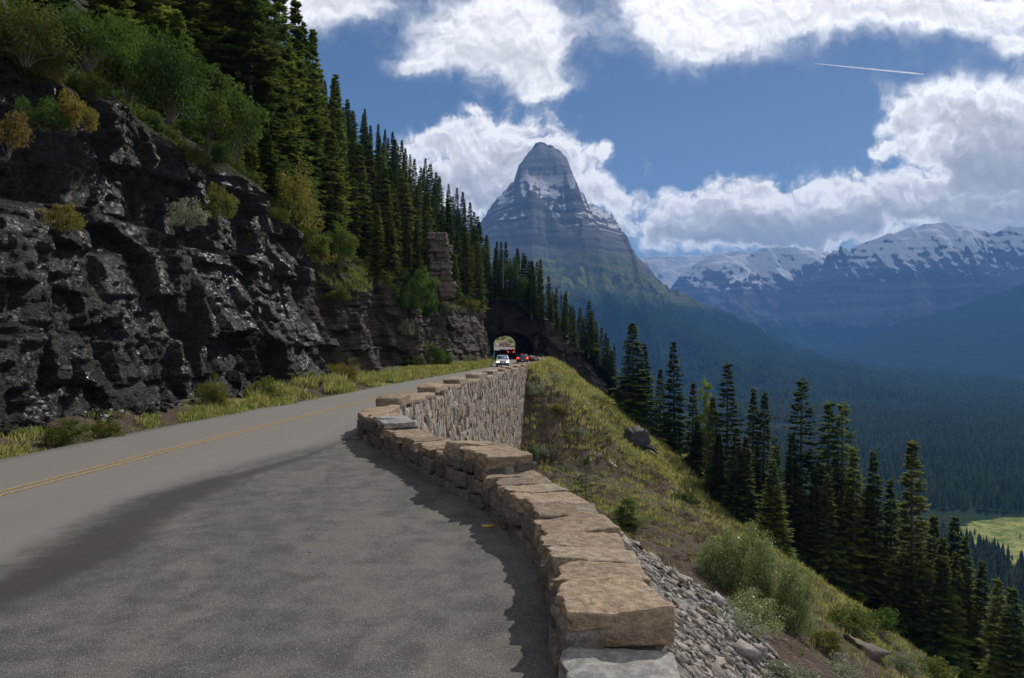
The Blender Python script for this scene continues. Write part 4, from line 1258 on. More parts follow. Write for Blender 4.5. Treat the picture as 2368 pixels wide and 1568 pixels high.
# trees standing clear at the front edge of the slope
FE = [(875, 470, 78, 640, 1), (900, 490, 76, 620, 0), (940, 500, 84, 615, 2), (960, 520, 86, 630, 1), (1105, 560, 108, 715, 1), (1075, 540, 112, 690, 2), (1050, 590, 96, 690, 0), (1040, 470, 100, 640, 3)]
for (tx, ty, Y, by, kd) in FE:
    p = atv(tx, by, Y); zt = atv(tx, ty, Y)[2]
    place_conifer(kd, p[0], Y, p[2] - .4, zt - p[2] + .4, 'sunlit fir standing on the open brow of the road cliff between pillar and buttress', 'firs on the open brow of the cliff', wide=1.25)
for (tx, ty, Y, by) in ((1220, 585, 158, 690), (1163, 540, 140, 660)):
    p = atv(tx, by, Y); zt = atv(tx, ty, Y)[2]
    place_conifer(0, p[0], Y, p[2], zt - p[2], 'bleached bare dead conifer among the green ones on the ridge', 'dead conifers on the ridge', wide=.9, proto=SNAG, name='dead_tree')

# ------------------------------------------------------------------ shrubs
def shrub(seed, n_leaf=1500, blobs=12, leaf=.055, squat=.85, spread=1.0, upright=0.0):
    """about 1 m radius, 1.6 m tall: stems + leaf clumps"""
    r = np.random.default_rng(seed); st = MB(); V = []; T = []; rn = []
    ends = []
    for b in range(blobs):
        a = r.uniform(0, 6.28); q = math.sqrt(r.uniform(0, 1)) * .78 * spread
        z = (.04 + r.uniform(0, 1.25) * (1 - .5 * q)) * squat
        e = np.array([q * math.cos(a), q * math.sin(a), z + .25 * upright * r.uniform(0, 1)])
        m_ = e * np.array([.35, .35, .5]) + r.normal(0, .05, 3)
        st.tube([np.array([e[0] * .08, e[1] * .08, -.15]), m_, e], [.012, .008, .004], 5, 0)
        ends.append((e, m_, r.uniform(.22, .42), r.uniform(0, 1)))
        for k in range(3):
            e2 = e + r.normal(0, .16, 3) + np.array([0, 0, .12]); st.tube([m_ * .4 + e * .6, e2], [.010, .003], 4, 0); ends.append((e2, e, r.uniform(.14, .28), r.uniform(0, 1)))
    w = np.array([e[2] + .15 for e in ends]); w /= w.sum()
    idx = r.choice(len(ends), n_leaf, p=w)
    for i in idx:
        e, m_, rb, rv = ends[i]
        d = r.normal(0, 1, 3); d /= np.linalg.norm(d)
        p = e + d * rb * r.uniform(.35, 1.08) ** .7 * np.array([1, 1, .85])
        if p[2] < .02: continue
        n = d + r.normal(0, .7, 3) + np.array([0, 0, .5]); n /= np.linalg.norm(n)
        u = np.cross(n, r.normal(0, 1, 3)); u /= np.linalg.norm(u); v = np.cross(n, u)
        L = leaf * r.uniform(.6, 1.35); j = len(V)
        V.extend([p - u * L, p + v * L * .48, p + u * L, p - v * L * .48]); T.extend([(j, j + 1, j + 2), (j, j + 2, j + 3)])
        rn.extend([min(1, max(0, rv * .5 + r.uniform(0, .5)))] * 4)
    return st, np.array(V), np.array(T), np.array(rn)
SHR = {}
def shrub_proto(key, mat, **kw):
    st, V, T, rn = shrub(**kw)
    SHR[key] = (st.mesh(key + '_stems', M['bark'], True), mk(key + '_leaves', V, [T], M[mat], False, {'rnd': rn}))
shrub_proto('green', 'leaf_g', seed=1, n_leaf=3800, blobs=14, leaf=.05)
shrub_proto('green2', 'leaf_g', seed=2, n_leaf=4200, blobs=16, leaf=.05, squat=1.2, upright=1)
shrub_proto('yellow', 'leaf_y', seed=3, n_leaf=3600, blobs=12, leaf=.05)
shrub_proto('orange', 'leaf_o', seed=4, n_leaf=2600, blobs=10, leaf=.05)
shrub_proto('sage', 'leaf_s', seed=5, n_leaf=3800, blobs=14, leaf=.042, squat=.7)
shrub_proto('willow', 'leaf_w', seed=6, n_leaf=12000, blobs=34, leaf=.026, squat=1.0, upright=1)
shrub_proto('big', 'leaf_g', seed=7, n_leaf=9000, blobs=26, leaf=.034)
shrub_proto('bigy', 'leaf_y', seed=8, n_leaf=9000, blobs=26, leaf=.034, squat=1.1)
def place_shrub(kind, x, y, Y, w, h, label, name='shrub', group=None, zoff=0.0, cat='shrub', yy=None):
    """centre-bottom x,y and size in the 2367 px view, at distance Y"""
    p = atv(x, y, Y)
    s = Y / FPX * V2
    o = thing(name, label, cat, (p[0], yy or Y, p[2] + zoff - .10 * h * s), R.uniform(0, 6.28), group)
    sx = w * s / 2.0; o.scale = (sx, sx, h * s / 1.5)
    st, lv = SHR[kind]; link('stems', st, o); link('foliage', lv, o)
    return o
LS = [
    ('big', 395, 235, 30, 210, 240, 'large olive green bush overhanging the top of the dark cliff'),
    ('big', 300, 190, 32, 200, 220, 'large green bush left of the overhanging one on the cliff top'),
    ('big', 200, 130, 27, 230, 170, 'wide green bush at the upper left on the cliff top'),
    ('bigy', 60, 120, 25, 220, 170, 'shaded green bush in the upper left corner of the view'),
    ('green', 100, 285, 22, 110, 100, 'mid green bush on the left ledge of the cliff'),
    ('yellow', 170, 290, 22.5, 110, 110, 'yellow bush next to the mid green one on the left ledge'),
    ('orange', 20, 340, 20, 110, 120, 'orange autumn bush at the left edge of the cliff'),
    ('yellow', 150, 525, 21, 100, 75, 'yellow tuft of plants growing from the cliff above the pale block'),
    ('sage', 435, 515, 30, 90, 95, 'small grey green bush in the middle of the dark cliff'),
    ('yellow', 505, 495, 32, 90, 100, 'pale yellow bush right of the small grey one on the cliff'),
    ('green2', 545, 345, 36, 140, 150, 'dense bush under the dark firs at the cliff top'),
    ('green2', 480, 330, 35, 110, 130, 'dark green bush at the cliff top left of the dense one under the firs'),
    ('bigy', 655, 545, 45, 190, 190, 'bright yellow green bush with red tips above the wet corner of the cliff'),
    ('green', 705, 590, 44.5, 110, 90, 'pale bush on the brow of the wet cliff corner'),
    ('yellow', 740, 600, 45, 70, 60, 'yellow bush at the very corner of the wet cliff'),
    ('green2', 790, 605, 52, 75, 85, 'bright green bush behind the wet cliff corner'),
    ('yellow', 565, 555, 40, 100, 60, 'low yellow grass bush on the ledge of the wet cliff'),
    ('yellow', 785, 690, 59, 70, 40, 'low dry bush capping the short dark buttress'),
    ('green', 955, 700, 85, 110, 120, 'bright green bush in the gully right of the big brown buttress'),
    ('green', 985, 725, 92, 60, 70, 'small bright green bush low in the gully by the pillar foot'),
    ('sage', 935, 770, 84, 45, 60, 'grey bush clinging to the edge of the big brown buttress'),
    ('yellow', 900, 640, 84, 90, 70, 'yellow bush above the big brown buttress'),
    ('yellow', 1075, 715, 105, 70, 50, 'yellow bush on the cliff brow below the rock pillar'),
    ('sage', 1040, 720, 102, 70, 40, 'low dry bush left of the one below the rock pillar'),
    ('bigy', 485, 985, 28, 90, 75, 'yellow flowering bush at the cliff foot beside the road'),
    ('yellow', 150, 1040, 19.2, 110, 75, 'weedy yellow green bush on the near verge at the left'),
    ('yellow', 245, 1010, 20.5, 90, 60, 'weedy bush right of the first one on the near verge'),
    ('yellow', 610, 945, 33, 80, 60, 'tall yellow grass bush at the foot of the wet cliff'),
    ('bigy', 790, 900, 48, 90, 55, 'bright weedy bush at the foot of the short buttress'),
    ('sage', 905, 880, 62, 50, 35, 'grey bush at the foot of the big brown buttress'),
    ('green2', 1000, 866, 88, 60, 55, 'green bush beside the road near the tunnel'),
    ('green', 1022, 866, 90, 50, 50, 'round green bush right next to the one by the road near the tunnel'),
    ('yellow', 965, 872, 84, 60, 40, 'yellow bush left of the pair by the road near the tunnel'),
    ('green2', 1115, 845, 135, 40, 40, 'last green bush at the verge before the tunnel mouth'),
    ('sage', 1070, 856, 115, 60, 30, 'pale bush on the verge halfway to the tunnel mouth'),
    ('green', 1180, 640, 152, 50, 70, 'light green leafy bush among the ridge conifers'),
    ('green2', 1205, 700, 152, 60, 60, 'green bush above the tunnel mouth'),
    ('willow', 1672, 1345, 18.5, 130, 120, 'left end of the silvery willow thicket below the scree'),
    ('willow', 1735, 1385, 17.2, 165, 185, 'tallest bush in the middle of the silvery willow thicket'),
    ('willow', 1790, 1420, 16.6, 140, 150, 'willow bush right of the tallest one in the silvery thicket'),
    ('willow', 1838, 1455, 15.8, 110, 165, 'thin upright right end of the silvery willow thicket'),
    ('willow', 1740, 1440, 15.2, 150, 90, 'low front bush of the silvery willow thicket'),
    ('yellow', 1905, 1490, 16, 130, 60, 'low golden bush on the bank right of the willow thicket'),
    ('green', 2010, 1440, 26, 120, 60, 'low green bush at the foot of the dark conifers lower right'),
    ('sage', 2075, 1540, 18, 120, 60, 'grey green bush on the bank beside the dark rock'),
    ('yellow', 2150, 1560, 20, 140, 60, 'golden bush low on the bank at the bottom right'),
    ('sage', 1935, 1555, 11, 110, 70, 'dry grey bush on the bank below the golden one'),
    ('green', 1590, 1160, 45, 60, 35, 'low green bush on the brow right of the fallen log'),
    ('sage', 1330, 1000, 60, 50, 30, 'pale sage bush in the middle of the brown bank'),
    ('sage', 1300, 1090, 40, 60, 40, 'pale sage bush left of the scrawny young spruce'),
    ('yellow', 1290, 950, 70, 50, 26, 'yellow bush on the upper edge of the brown bank'),
    ('sage', 1700, 1450, 12.6, 130, 90, 'feathery grey sage clump at the edge of the scree'),
    ('sage', 1810, 1585, 9.2, 190, 110, 'straw coloured sage clump at the bottom of the scree'),
    ('yellow', 1960, 1450, 22, 160, 70, 'yellow green low bush right of the willow'),
    ('sage', 1245, 1050, 55, 50, 45, 'pale grey sage bush beside the foot of the retaining wall'),
    ('green', 1222, 1070, 52, 34, 60, 'bright green weed clump at the foot of the retaining wall'),
    ('sage', 1235, 905, 70, 60, 45, 'grey sage bush at the top of the slope next to the wall end'),
    ('sage', 1275, 880, 82, 60, 40, 'second grey sage bush on the brow beyond the wall end'),
]
for (kd, x, y, Y, w, h, lab) in LS:
    p = atv(x, y, Y)
    zo = 0
    if x > 1215 and y > 860 and not (1100 < x < 1210):
        # right hand side: sit on the hillside along the sight line
        ys = np.linspace(5, 140, 1500); dx = (x * V2 - CX) / FPX; dz = -(y * V2 - CY) / FPX
        gz = hill_r(dx * ys, ys); hit = np.argmax((H + dz * ys) < gz + .02)
        if (H + dz * ys[hit]) < gz[hit] + .05: Y2 = float(ys[hit])
        else: Y2 = Y
        k = Y2 / Y
        o = place_shrub(kd, x, y, Y2, w, h, lab)
        o.location.z -= .08
    elif y > 835 and x < 1150:
        o = place_shrub(kd, x, y, Y, w, h, lab); o.location.z = float(verge_z(o.location.x, o.location.y)) - .05
    else:
        place_shrub(kd, x, y, Y, w, h, lab)
# brush along the brow of the cliff
for i in range(64):
    Y = R.uniform(15, 46) if i < 42 else R.uniform(46, 138); d = R.uniform(-.2, 3.2); X = float(I(Y, _ty, _txs)) - d
    kd = R.choice(['big', 'green', 'green2', 'bigy', 'sage', 'yellow', 'big'] if Y > 46 else ['big', 'green2', 'big', 'green', 'bigy']); s = R.uniform(.55, 1.25) * (1.0 if Y < 70 else 1.2)
    o = thing('shrub', 'bush in the tangle of brush along the brow of the road cliff', 'shrub', (X, Y, float(hill_l(X, Y)) - .15), R.uniform(0, 6.28), 'bushes along the brow of the cliff')
    o.scale = (s, s, s * R.uniform(.8, 1.2)); link('stems', SHR[kd][0], o); link('foliage', SHR[kd][1], o)
# aspen in the right stand
p = atv(1632, 1010, 92); Zb = float(hill_r(p[0], 92, False)); zt = atv(1632, 868, 92)[2]
o = thing('aspen_tree', 'bright green leafy aspen among the dark conifers right of the wall', 'tree', (p[0], 92, Zb), 0)
asp_h = zt - Zb
mb = MB(); mb.tube([(0, 0, -.3), (.05, 0, asp_h * .5), (0, .1, asp_h * .93)], [.13, .09, .02], 6); link('trunk', mb.mesh('aspen_trunk', M['deadwood'], True), o)
V, T, rn, n0 = [], [], [], 0
for k in range(7):
    _, v, t, r_ = shrub(60 + k, 1300, 9, .085)
    s = 1.0 + .5 * R.random(); z = asp_h * (.35 + .095 * k); q = 1.15 * (1 - k / 10)
    V.append(v * s * np.array([1.0, 1.0, 1.25]) * (1.1 - .07 * k) + np.array([R.uniform(-.5, .5) * q, R.uniform(-.5, .5) * q, z - .6])); T.append(t + n0); rn.append(r_); n0 += len(v)
link('crown', mk('aspen_crown', np.concatenate(V), [np.concatenate(T)], foliage('aspen leaves', [(.09, .16, .03), (.17, .26, .05), (.28, .36, .09)], .5), False, {'rnd': np.concatenate(rn)}), o)

# small spruces on the near slope
def on_hill(x, y, y0=6, y1=140):
    ys = np.linspace(y0, y1, 3000); dx = (x * V2 - CX) / FPX; dz = -(y * V2 - CY) / FPX
    gz = hill_r(dx * ys, ys); c = (H + dz * ys) < gz
    i = int(np.argmax(c)) if c.any() else len(ys) - 1
    return np.array([dx * ys[i], ys[i], float(gz[i])])
YS = conifer_meshes('young_spruce', M['needle_y'], Ht=3, Rr=1.0, seed=31, nb=6, bare=.12, whorl=.30, twig=.055, droop=.1, thin=.75)
YS2 = conifer_meshes('spruce_bush', M['leaf_g'], Ht=2, Rr=1.05, seed=32, nb=9, bare=0, whorl=.16, twig=.06, droop=.15, top_pow=.6)
for (x, by, ty, pr, wd, lab) in ((1355, 1160, 1060, YS, 1.3, 'scrawny young spruce with bare lower twigs just behind the guard wall'), (1450, 1215, 1155, YS2, 1.35, 'bright green bushy spruce seedling at the edge of the scree'), (1420, 1222, 1200, YS2, 1.4, 'tiny spruce sprout beside the capstones')):
    q = on_hill(x, by); hh = (by - ty) * V2 / FPX * q[1]
    place_conifer(0, q[0], q[1], q[2] - .05, hh, lab, proto=pr, wide=wd, name='young_spruce')

# charred stump and log on the brow of the slope
q = on_hill(1470, 1035, 20)
s = q[1] / FPX * V2
o = thing('tree_stump', 'dark weathered stump on the brow of the grassy slope below the broad fir', 'stump', tuple(q), .4)
V, F = cube_t(10); V = V / np.linalg.norm(V, axis=1, keepdims=True)
hgt = 44 * s; wid = 46 * s
V = V * np.array([wid * .6, wid * .5, hgt * .6]) + np.array([0, 0, hgt * .3])
V = V + (ridged(V[:, 0] * 2.2 / wid * 2, V[:, 1] * 2.2 / wid * 2, V[:, 2] * .9, 4, 3) * .20 * wid)[:, None] * V / wid
V[:, 2] += np.where(V[:, 2] > hgt * .3, hgt * .10 * np.abs(np.sin(np.arctan2(V[:, 1], V[:, 0]) * 2.5 + 1)) ** 2, 0)
mt, t, b = newmat('charred wood'); nz = t.noise(t.vm('MULTIPLY', t.geo(), (5, 5, 1)), 1, 5); pset(t, b, Base_Color=t.mix(nz, (.008, .007, .0065), (.045, .040, .036)), Roughness=.8, Normal=t.bump(nz, .9, .1))
link('stump_body', mk('stump_body', V, F, mt, True), o)
mb = MB()
for k in range(5):
    a = k * 1.3; mb.tube([(math.cos(a) * wid * .3, math.sin(a) * wid * .3, hgt * .12), (math.cos(a) * wid * .9, math.sin(a) * wid * .9, hgt * .05), (math.cos(a) * wid * 1.25, math.sin(a) * wid * 1.25, -.2 * hgt)], [wid * .14, wid * .09, wid * .03], 6)
link('roots', mb.mesh('roots', mt, True), o)
q1, q2 = on_hill(1500, 1045, 20), on_hill(1555, 1085, 20)
mb = MB(); mb.tube([q1 - q1 + (0, 0, .1), (q2 - q1) * .5 + (0, 0, .25), q2 - q1 + (0, 0, .1)], [.14, .12, .06], 7); mb.tube([(q2 - q1) * .4 + (0, 0, .2), (q2 - q1) * .5 + (0.1, .2, .8)], [.04, .01], 5)
o = link('fallen_log', mb.mesh('fallen_log', M['deadwood'], True), None, tuple(q1)); tag(o, 'fallen grey log lying downhill of the dark stump', 'log')

# rock pillar above the cliff
p0 = atv(1018, 690, 96); 
o = thing('rock_pillar', 'free standing pillar of stacked brown rock blocks among the firs above the cliff', 'rock', tuple(p0))
zt = atv(1018, 540, 96)[2] - p0[2]
spec_p = [(.0, .26, 1.75, 0), (.26, .42, 1.45, -.2), (.42, .56, 1.3, .1), (.56, .70, 1.25, -.05), (.70, .80, 1.45, .15), (.80, .90, 1.2, 0), (.90, 1.0, 1.15, -.15)]
cen = [(dx + (.35 - .6 * (a + b) / 2), 0, zt * (a + b) / 2) for a, b, w, dx in spec_p]; half = [(w * .95, w * .9, zt * (b - a) / 2 * 1.10) for a, b, w, dx in spec_p]
cen2, half2 = [], []
for k_, (c_0, h_0) in enumerate(zip(cen, half)):
    f_ = .35 + .3 * ((k_ * 37) % 10) / 10
    for s_0, f2_ in ((-1, f_), (1, 1 - f_)):
        cen2.append((c_0[0] + s_0 * h_0[0] * (1 - f2_), c_0[1] + .12 * s_0 * (-1) ** k_, c_0[2])); half2.append((h_0[0] * f2_ * 1.02, h_0[1], h_0[2] * (1 + .05 * s_0)))
cen, half = cen2, half2
V, F, r = stones(cube_t(12), cen, [np.eye(3)] * len(cen), half, 51, .10, 10, 1.3, .14)
V[:, :2] *= 1 + .05 * np.sign(np.sin(V[:, 2:3] * 9))
link('pillar_rock', mk('pillar_rock', V, F, stonemat('pillar rock', [(.07, .055, .045), (.13, .095, .075), (.17, .12, .10), (.15, .14, .13)], True, .12, .5), True, {'rnd': r}), o)

# ------------------------------------------------------------------ grass, sage cover, scree
def blades(P, hts, n, spread, w, rng, lean=.35):
    """n thin triangles per point"""
    N = len(P); a = rng.uniform(0, 6.28, (N, n)); q = np.sqrt(rng.uniform(0, 1, (N, n))) * spread[:, None]
    b = np.stack([P[:, None, 0] + q * np.cos(a), P[:, None, 1] + q * np.sin(a), P[:, None, 2] + 0 * a], -1)
    h = hts[:, None] * rng.uniform(.5, 1.15, (N, n)); l = h * rng.uniform(0.1, lean * 2, (N, n)); a2 = a + rng.normal(0, .8, (N, n))
    tip = b + np.stack([np.cos(a2) * l, np.sin(a2) * l, h], -1)
    ww = (w[:, None] * rng.uniform(.6, 1.2, (N, n)))[..., None]
    a3 = rng.uniform(0, 6.28, (N, n)); sd = np.stack([np.cos(a3), np.sin(a3), 0 * a3], -1) * ww
    mid = b + (tip - b) * .5 + np.array([0, 0, 1]) * (h * .08)[..., None]
    V = np.stack([b - sd, b + sd, mid + sd * .7, tip, mid - sd * .7], 2).reshape(-1, 3)
    i = np.arange(N * n)[:, None] * 5
    T = np.concatenate([i + np.array([[0, 1, 2]]), i + np.array([[0, 2, 4]]), i + np.array([[4, 2, 3]])])
    rn = np.repeat(np.clip(rng.uniform(0, 1, (N, 1)) * .6 + rng.uniform(0, .4, (N, n)), 0, 1).ravel(), 5)
    return V, T, rn

def hillside_grass():
    rng = np.random.default_rng(31)
    P = []; 
    N = 60000
    Y = np.sqrt(rng.uniform(7 ** 2, 135 ** 2, N)); px = rng.uniform(515, 1040, N); X = (px - CX) / FPX * Y
    sh = X - XW(Y) - .68
    ok = (sh > .15) & (X < 60)
    X, Y, sh = X[ok], Y[ok], sh[ok]
    g = sstep(66, 82, Y) * .75 + .12 + .34 * sstep(12, 22, sh) + .35 * fbm(X * .12, Y * .12, 4, 2, 31) + .35 * fbm(X * .6, Y * .6, 0, 3, 15)
    g -= .8 * np.clip(1 - sh / I(Y, [0, 6, 12, 18, 26], [6.5, 5, 3.0, 1.2, .5]), 0, 1) * (Y < 22)
    ok = rng.uniform(0, 1, len(X)) < np.clip(g * 1.1, .05, 1); ok &= ~((X > 4) & (X < 24) & (Y > 126))
    X, Y = X[ok], Y[ok]
    P = np.stack([X, Y, hill_r(X, Y) - .03], 1)
    h = I(Y, [7, 20, 60, 120], [.16, .22, .38, .55]) * rng.uniform(.6, 1.3, len(X)); w = .0035 + Y * .00042; sp = I(Y, [7, 30, 100], [.10, .22, .5])
    yel = rng.uniform(0, 1, len(X)) < .74
    for m_, k, nm, lab in (('grass_y', yel, 'dry_grass', 'straw yellow grass covering the sunny hillside below the wall'), ('grass_g', ~yel, 'green_grass', 'green grass tufts scattered over the hillside below the wall')):
        V, T, rn = blades(P[k], h[k], 9, sp[k], w[k], rng)
        stuff(nm, mk(nm, V, [T], M[m_], False, {'rnd': rn}), lab, 'grass')
    print('grass pts', len(X))
hillside_grass()

def leaf_cover(P, size, n, rng, lw):
    """low leafy cushions: n small quads per point"""
    N = len(P); d = rng.normal(0, 1, (N, n, 3)); d /= np.linalg.norm(d, axis=-1, keepdims=True); d[..., 2] = np.abs(d[..., 2])
    p = P[:, None, :] + d * size[:, None, None] * rng.uniform(.5, 1.05, (N, n, 1)) * np.array([1, 1, .75])
    nn = d + rng.normal(0, .6, (N, n, 3)); u = np.cross(nn, rng.normal(0, 1, (N, n, 3))); u /= np.linalg.norm(u, axis=-1, keepdims=True)
    v = np.cross(nn, u); v /= np.linalg.norm(v, axis=-1, keepdims=True)
    L = (lw[:, None] * rng.uniform(.6, 1.4, (N, n)))[..., None]
    V = np.stack([p - u * L, p + v * L * .55, p + u * L, p - v * L * .55], 2).reshape(-1, 3)
    i = np.arange(N * n)[:, None] * 4; T = np.concatenate([i + np.array([[0, 1, 2]]), i + np.array([[0, 2, 3]])])
    rn = np.repeat(np.clip(rng.uniform(0, 1, (N, 1)) * .6 + rng.uniform(0, .4, (N, n)), 0, 1).ravel(), 4)
    return V, T, rn
def hillside_cover():
    rng = np.random.default_rng(37)
    for nm, m_, N, lab, sd in (('brown_weeds', 'leaf_b', 16000, 'rusty brown weeds covering the hillside below the wall', 19), ('sagebrush', 'leaf_s', 9000, 'grey green sage cushions covering the hillside below the wall', 5), ('ground_cover', 'leaf_y', 9000, 'low green and yellow weeds covering the hillside below the wall', 9)):
        Y = np.sqrt(rng.uniform(9 ** 2, 130 ** 2, N)); px = rng.uniform(518, 1040, N); X = (px - CX) / FPX * Y; sh = X - XW(Y) - .68
        f = fbm(X * .35, Y * .35, 0, 3, sd)
        ok = (sh > .3) & (X < 60) & (f > I(Y, [9, 60, 75, 130], [.10, .0, -.12, -.05]))
        ok &= ~((Y < 22) & (sh < I(Y, [0, 6, 12, 18, 26], [6, 4.6, 2.6, 1.0, .3]))); ok &= ~((X > 4) & (X < 24) & (Y > 126))
        X, Y = X[ok], Y[ok]; P = np.stack([X, Y, hill_r(X, Y) - .04], 1)
        V, T, rn = leaf_cover(P, I(Y, [9, 40, 120], [.12, .24, .45]) * rng.uniform(.6, 1.4, len(X)), 42, rng, .010 + Y * .0006)
        stuff(nm, mk(nm, V, [T], M[m_], False, {'rnd': rn}), lab, 'plants')
hillside_cover()

def verge_grass():
    rng = np.random.default_rng(33); N = 26000
    Y = rng.uniform(13, 150, N); d = rng.uniform(.05, 1, N) ** 1.2 * I(Y, [13, 40, 46, 60, 86, 120, 150], [2.6, 2.6, 5, 6.0, 6.0, 4.5, 1.8]); X = XL(Y) - d + .1
    f = fbm(X * .5, Y * .35, 0, 3, 41)
    ok = (f + .35 * fbm(X * 1.5, Y * .9, 3, 2, 44) > I(Y, [13, 24, 32, 44, 46, 60], [.52, .60, .42, .22, -.12, -.18])) & (d > .15)
    X, Y = X[ok], Y[ok]; P = np.stack([X, Y, verge_z(X, Y) - .02], 1)
    h = I(Y, [13, 24, 34, 44, 48, 70, 150], [.16, .20, .5, .65, .5, .42, .55]) * rng.uniform(.5, 1.3, len(X)) * np.clip((XL(Y) + .3 - X) / 1.0, .25, 1)
    yel = rng.uniform(0, 1, len(X)) < .42
    for m_, k, nm, lab in (('grass_y', yel, 'roadside_dry_grass', 'tall straw coloured grass along the cliff side of the road'), ('grass_g', ~yel, 'roadside_green_grass', 'tall green grass along the cliff side of the road')):
        V, T, rn = blades(P[k], h[k], 10, np.full(k.sum(), .22), .008 + Y[k] * .0003, rng, .3)
        stuff(nm, mk(nm, V, [T], M[m_], False, {'rnd': rn}), lab, 'grass')
    # ledge grass on the cliff tops
    k = rng.integers(0, len(TOPX), 3600)
    k = k[(TOPY[k] > 45)]
    X = TOPX[k] - rng.uniform(-.3, 2.2, len(k)); Y = TOPY[k] + rng.normal(0, .2, len(k)); Z = TOPZ[k] + np.maximum(0, TOPX[k] - X) * SL * .9 - .05
    gs = fbm(X * .5, Y * .5, 0, 2, 4) > .12
    V, T, rn = blades(np.stack([X, Y, Z], 1)[gs], rng.uniform(.25, .65, gs.sum()), 10, np.full(gs.sum(), .25), .010 + Y[gs] * .0002, rng, .5)
    stuff('cliff_top_grass', mk('cliff_top_grass', V, [T], M['grass_g'], False, {'rnd': rn}), 'yellow green grass hanging over the brow of the cliff', 'grass')
    V, T, rn = leaf_cover(np.stack([X, Y, Z], 1)[::2] + np.array([-.7, 0, .35]), rng.uniform(.25, .8, len(X[::2])), 70, rng, .022 + .0006 * Y[::2])
    stuff('cliff_top_brush', mk('cliff_top_brush', V, [T], M['leaf_y'], False, {'rnd': rn}), 'low tangled brush along the brow of the cliff', 'plants')
    # undergrowth on the forest slope
    N = 4200; Y = np.concatenate([rng.uniform(12, 46, 1600), rng.uniform(26, 149, N - 1600)]); d = rng.uniform(.6, 20, N); X = I(Y, _ty, _txs) - d; Z = hill_l(X, Y)
    V, T, rn = leaf_cover(np.stack([X, Y, Z], 1), rng.uniform(.4, 1.1, N), 60, rng, .03 + .0006 * Y)
    stuff('undergrowth', mk('undergrowth', V, [T], M['leaf_g'], False, {'rnd': rn}), 'dark green undergrowth below the conifers on the left slope', 'plants')
    # weeds on the far slope seen through the tunnel
    N = 1500; X = rng.uniform(-60, 30, N); Y = rng.uniform(420, 640, N); xl = XL(Y); ok = (X < xl - 2) | (Y > 535)
    X, Y = X[ok], Y[ok]; back = sstep(520, 640, Y) * 46 * sstep(60, -10, X)
    Z = zr(Y) + .75 * np.maximum(xl[ok] - 1.2 - X - 3, 0) + back
    V, T, rn = leaf_cover(np.stack([X, Y, Z], 1), rng.uniform(.6, 1.8, len(X)), 30, rng, np.full(len(X), .4))
    stuff('far_brush', mk('far_brush', V, [T], M['leaf_y'], False, {'rnd': rn}), 'sunlit brush on the slope seen through the tunnel', 'plants')
verge_grass()

def scree():
    rng = np.random.default_rng(35); N = 46000
    Y = rng.uniform(3.2, 22, N) ** 1.0; lim = I(Y, [0, 6, 12, 18, 26], [6.4, 5.0, 2.9, 1.3, .5]); sh = rng.uniform(0, 1.15, N) ** 1.1 * lim
    X = XW(Y) + .68 + sh
    ok = (fbm(X * .7, Y * .7, 0, 3, 71) > -.35 + .3 * (sh / lim > .7))
    X, Y = X[ok], Y[ok]; N = len(X)
    Z = hill_r(X, Y)
    sz = .008 + .044 * rng.uniform(0, 1, N) ** 3.4; big = rng.uniform(0, 1, N) < .012; sz = np.where(big, rng.uniform(.05, .12, N), sz)
    a, bq = rng.uniform(0, 6.28, N), rng.normal(0, .45, N)
    ca, sa = np.cos(a), np.sin(a); c2, s2 = np.cos(bq), np.sin(bq)
    ex = np.stack([ca, sa, -.6 * ca], -1); ex /= np.linalg.norm(ex, axis=1, keepdims=True)
    up = np.array([.6, 0, .8]) + np.stack([s2 * 1.3, rng.normal(0, .6, N), 0 * s2], -1); ey = np.cross(up, ex); ey /= np.linalg.norm(ey, axis=1, keepdims=True); ez = np.cross(ex, ey)
    half = np.stack([sz * rng.uniform(.8, 1.6, N), sz * rng.uniform(.6, 1.1, N), sz * rng.uniform(.2, .55, N)], 1)
    V, F, r = stones(cube_t(1), np.stack([X, Y, Z + half[:, 2] * .5], 1), np.stack([ex, ey, ez], 1), half, 9, 0.0, 8, 1, .35)
    V += (np.random.default_rng(1).normal(0, 1, V.shape)) * np.repeat(sz, 8)[:, None] * .16
    stuff('scree', mk('scree', V, F, M['scree'], False, {'rnd': r}), 'loose grey stone chips spilling down the slope beside the wall', 'stones')
    # rubble at the foot of the cliff
    N = 2600; Y = rng.uniform(14, 62, N); o = np.argsort(BASE[:, 1]); xb = I(Y, BASE[o, 1], BASE[o, 0]); X = xb + rng.uniform(-.6, 1.3, N) ** 1.0
    X = np.minimum(X, XL(Y) - .25); Z = verge_z(X, Y); sz = .03 + .16 * rng.uniform(0, 1, N) ** 4
    A = np.stack([np.linalg.qr(rng.normal(0, 1, (3, 3)))[0] for _ in range(N)])
    V, F, r = stones(cube_t(1), np.stack([X, Y, Z + sz * .3], 1), A, np.stack([sz, sz * .8, sz * .6], 1), 10, 0, 8, 1, .3)
    stuff('rubble', mk('rubble', V, F, M['cliff'], False, {'rnd': r}), 'broken dark stones along the foot of the cliff', 'stones')
scree()

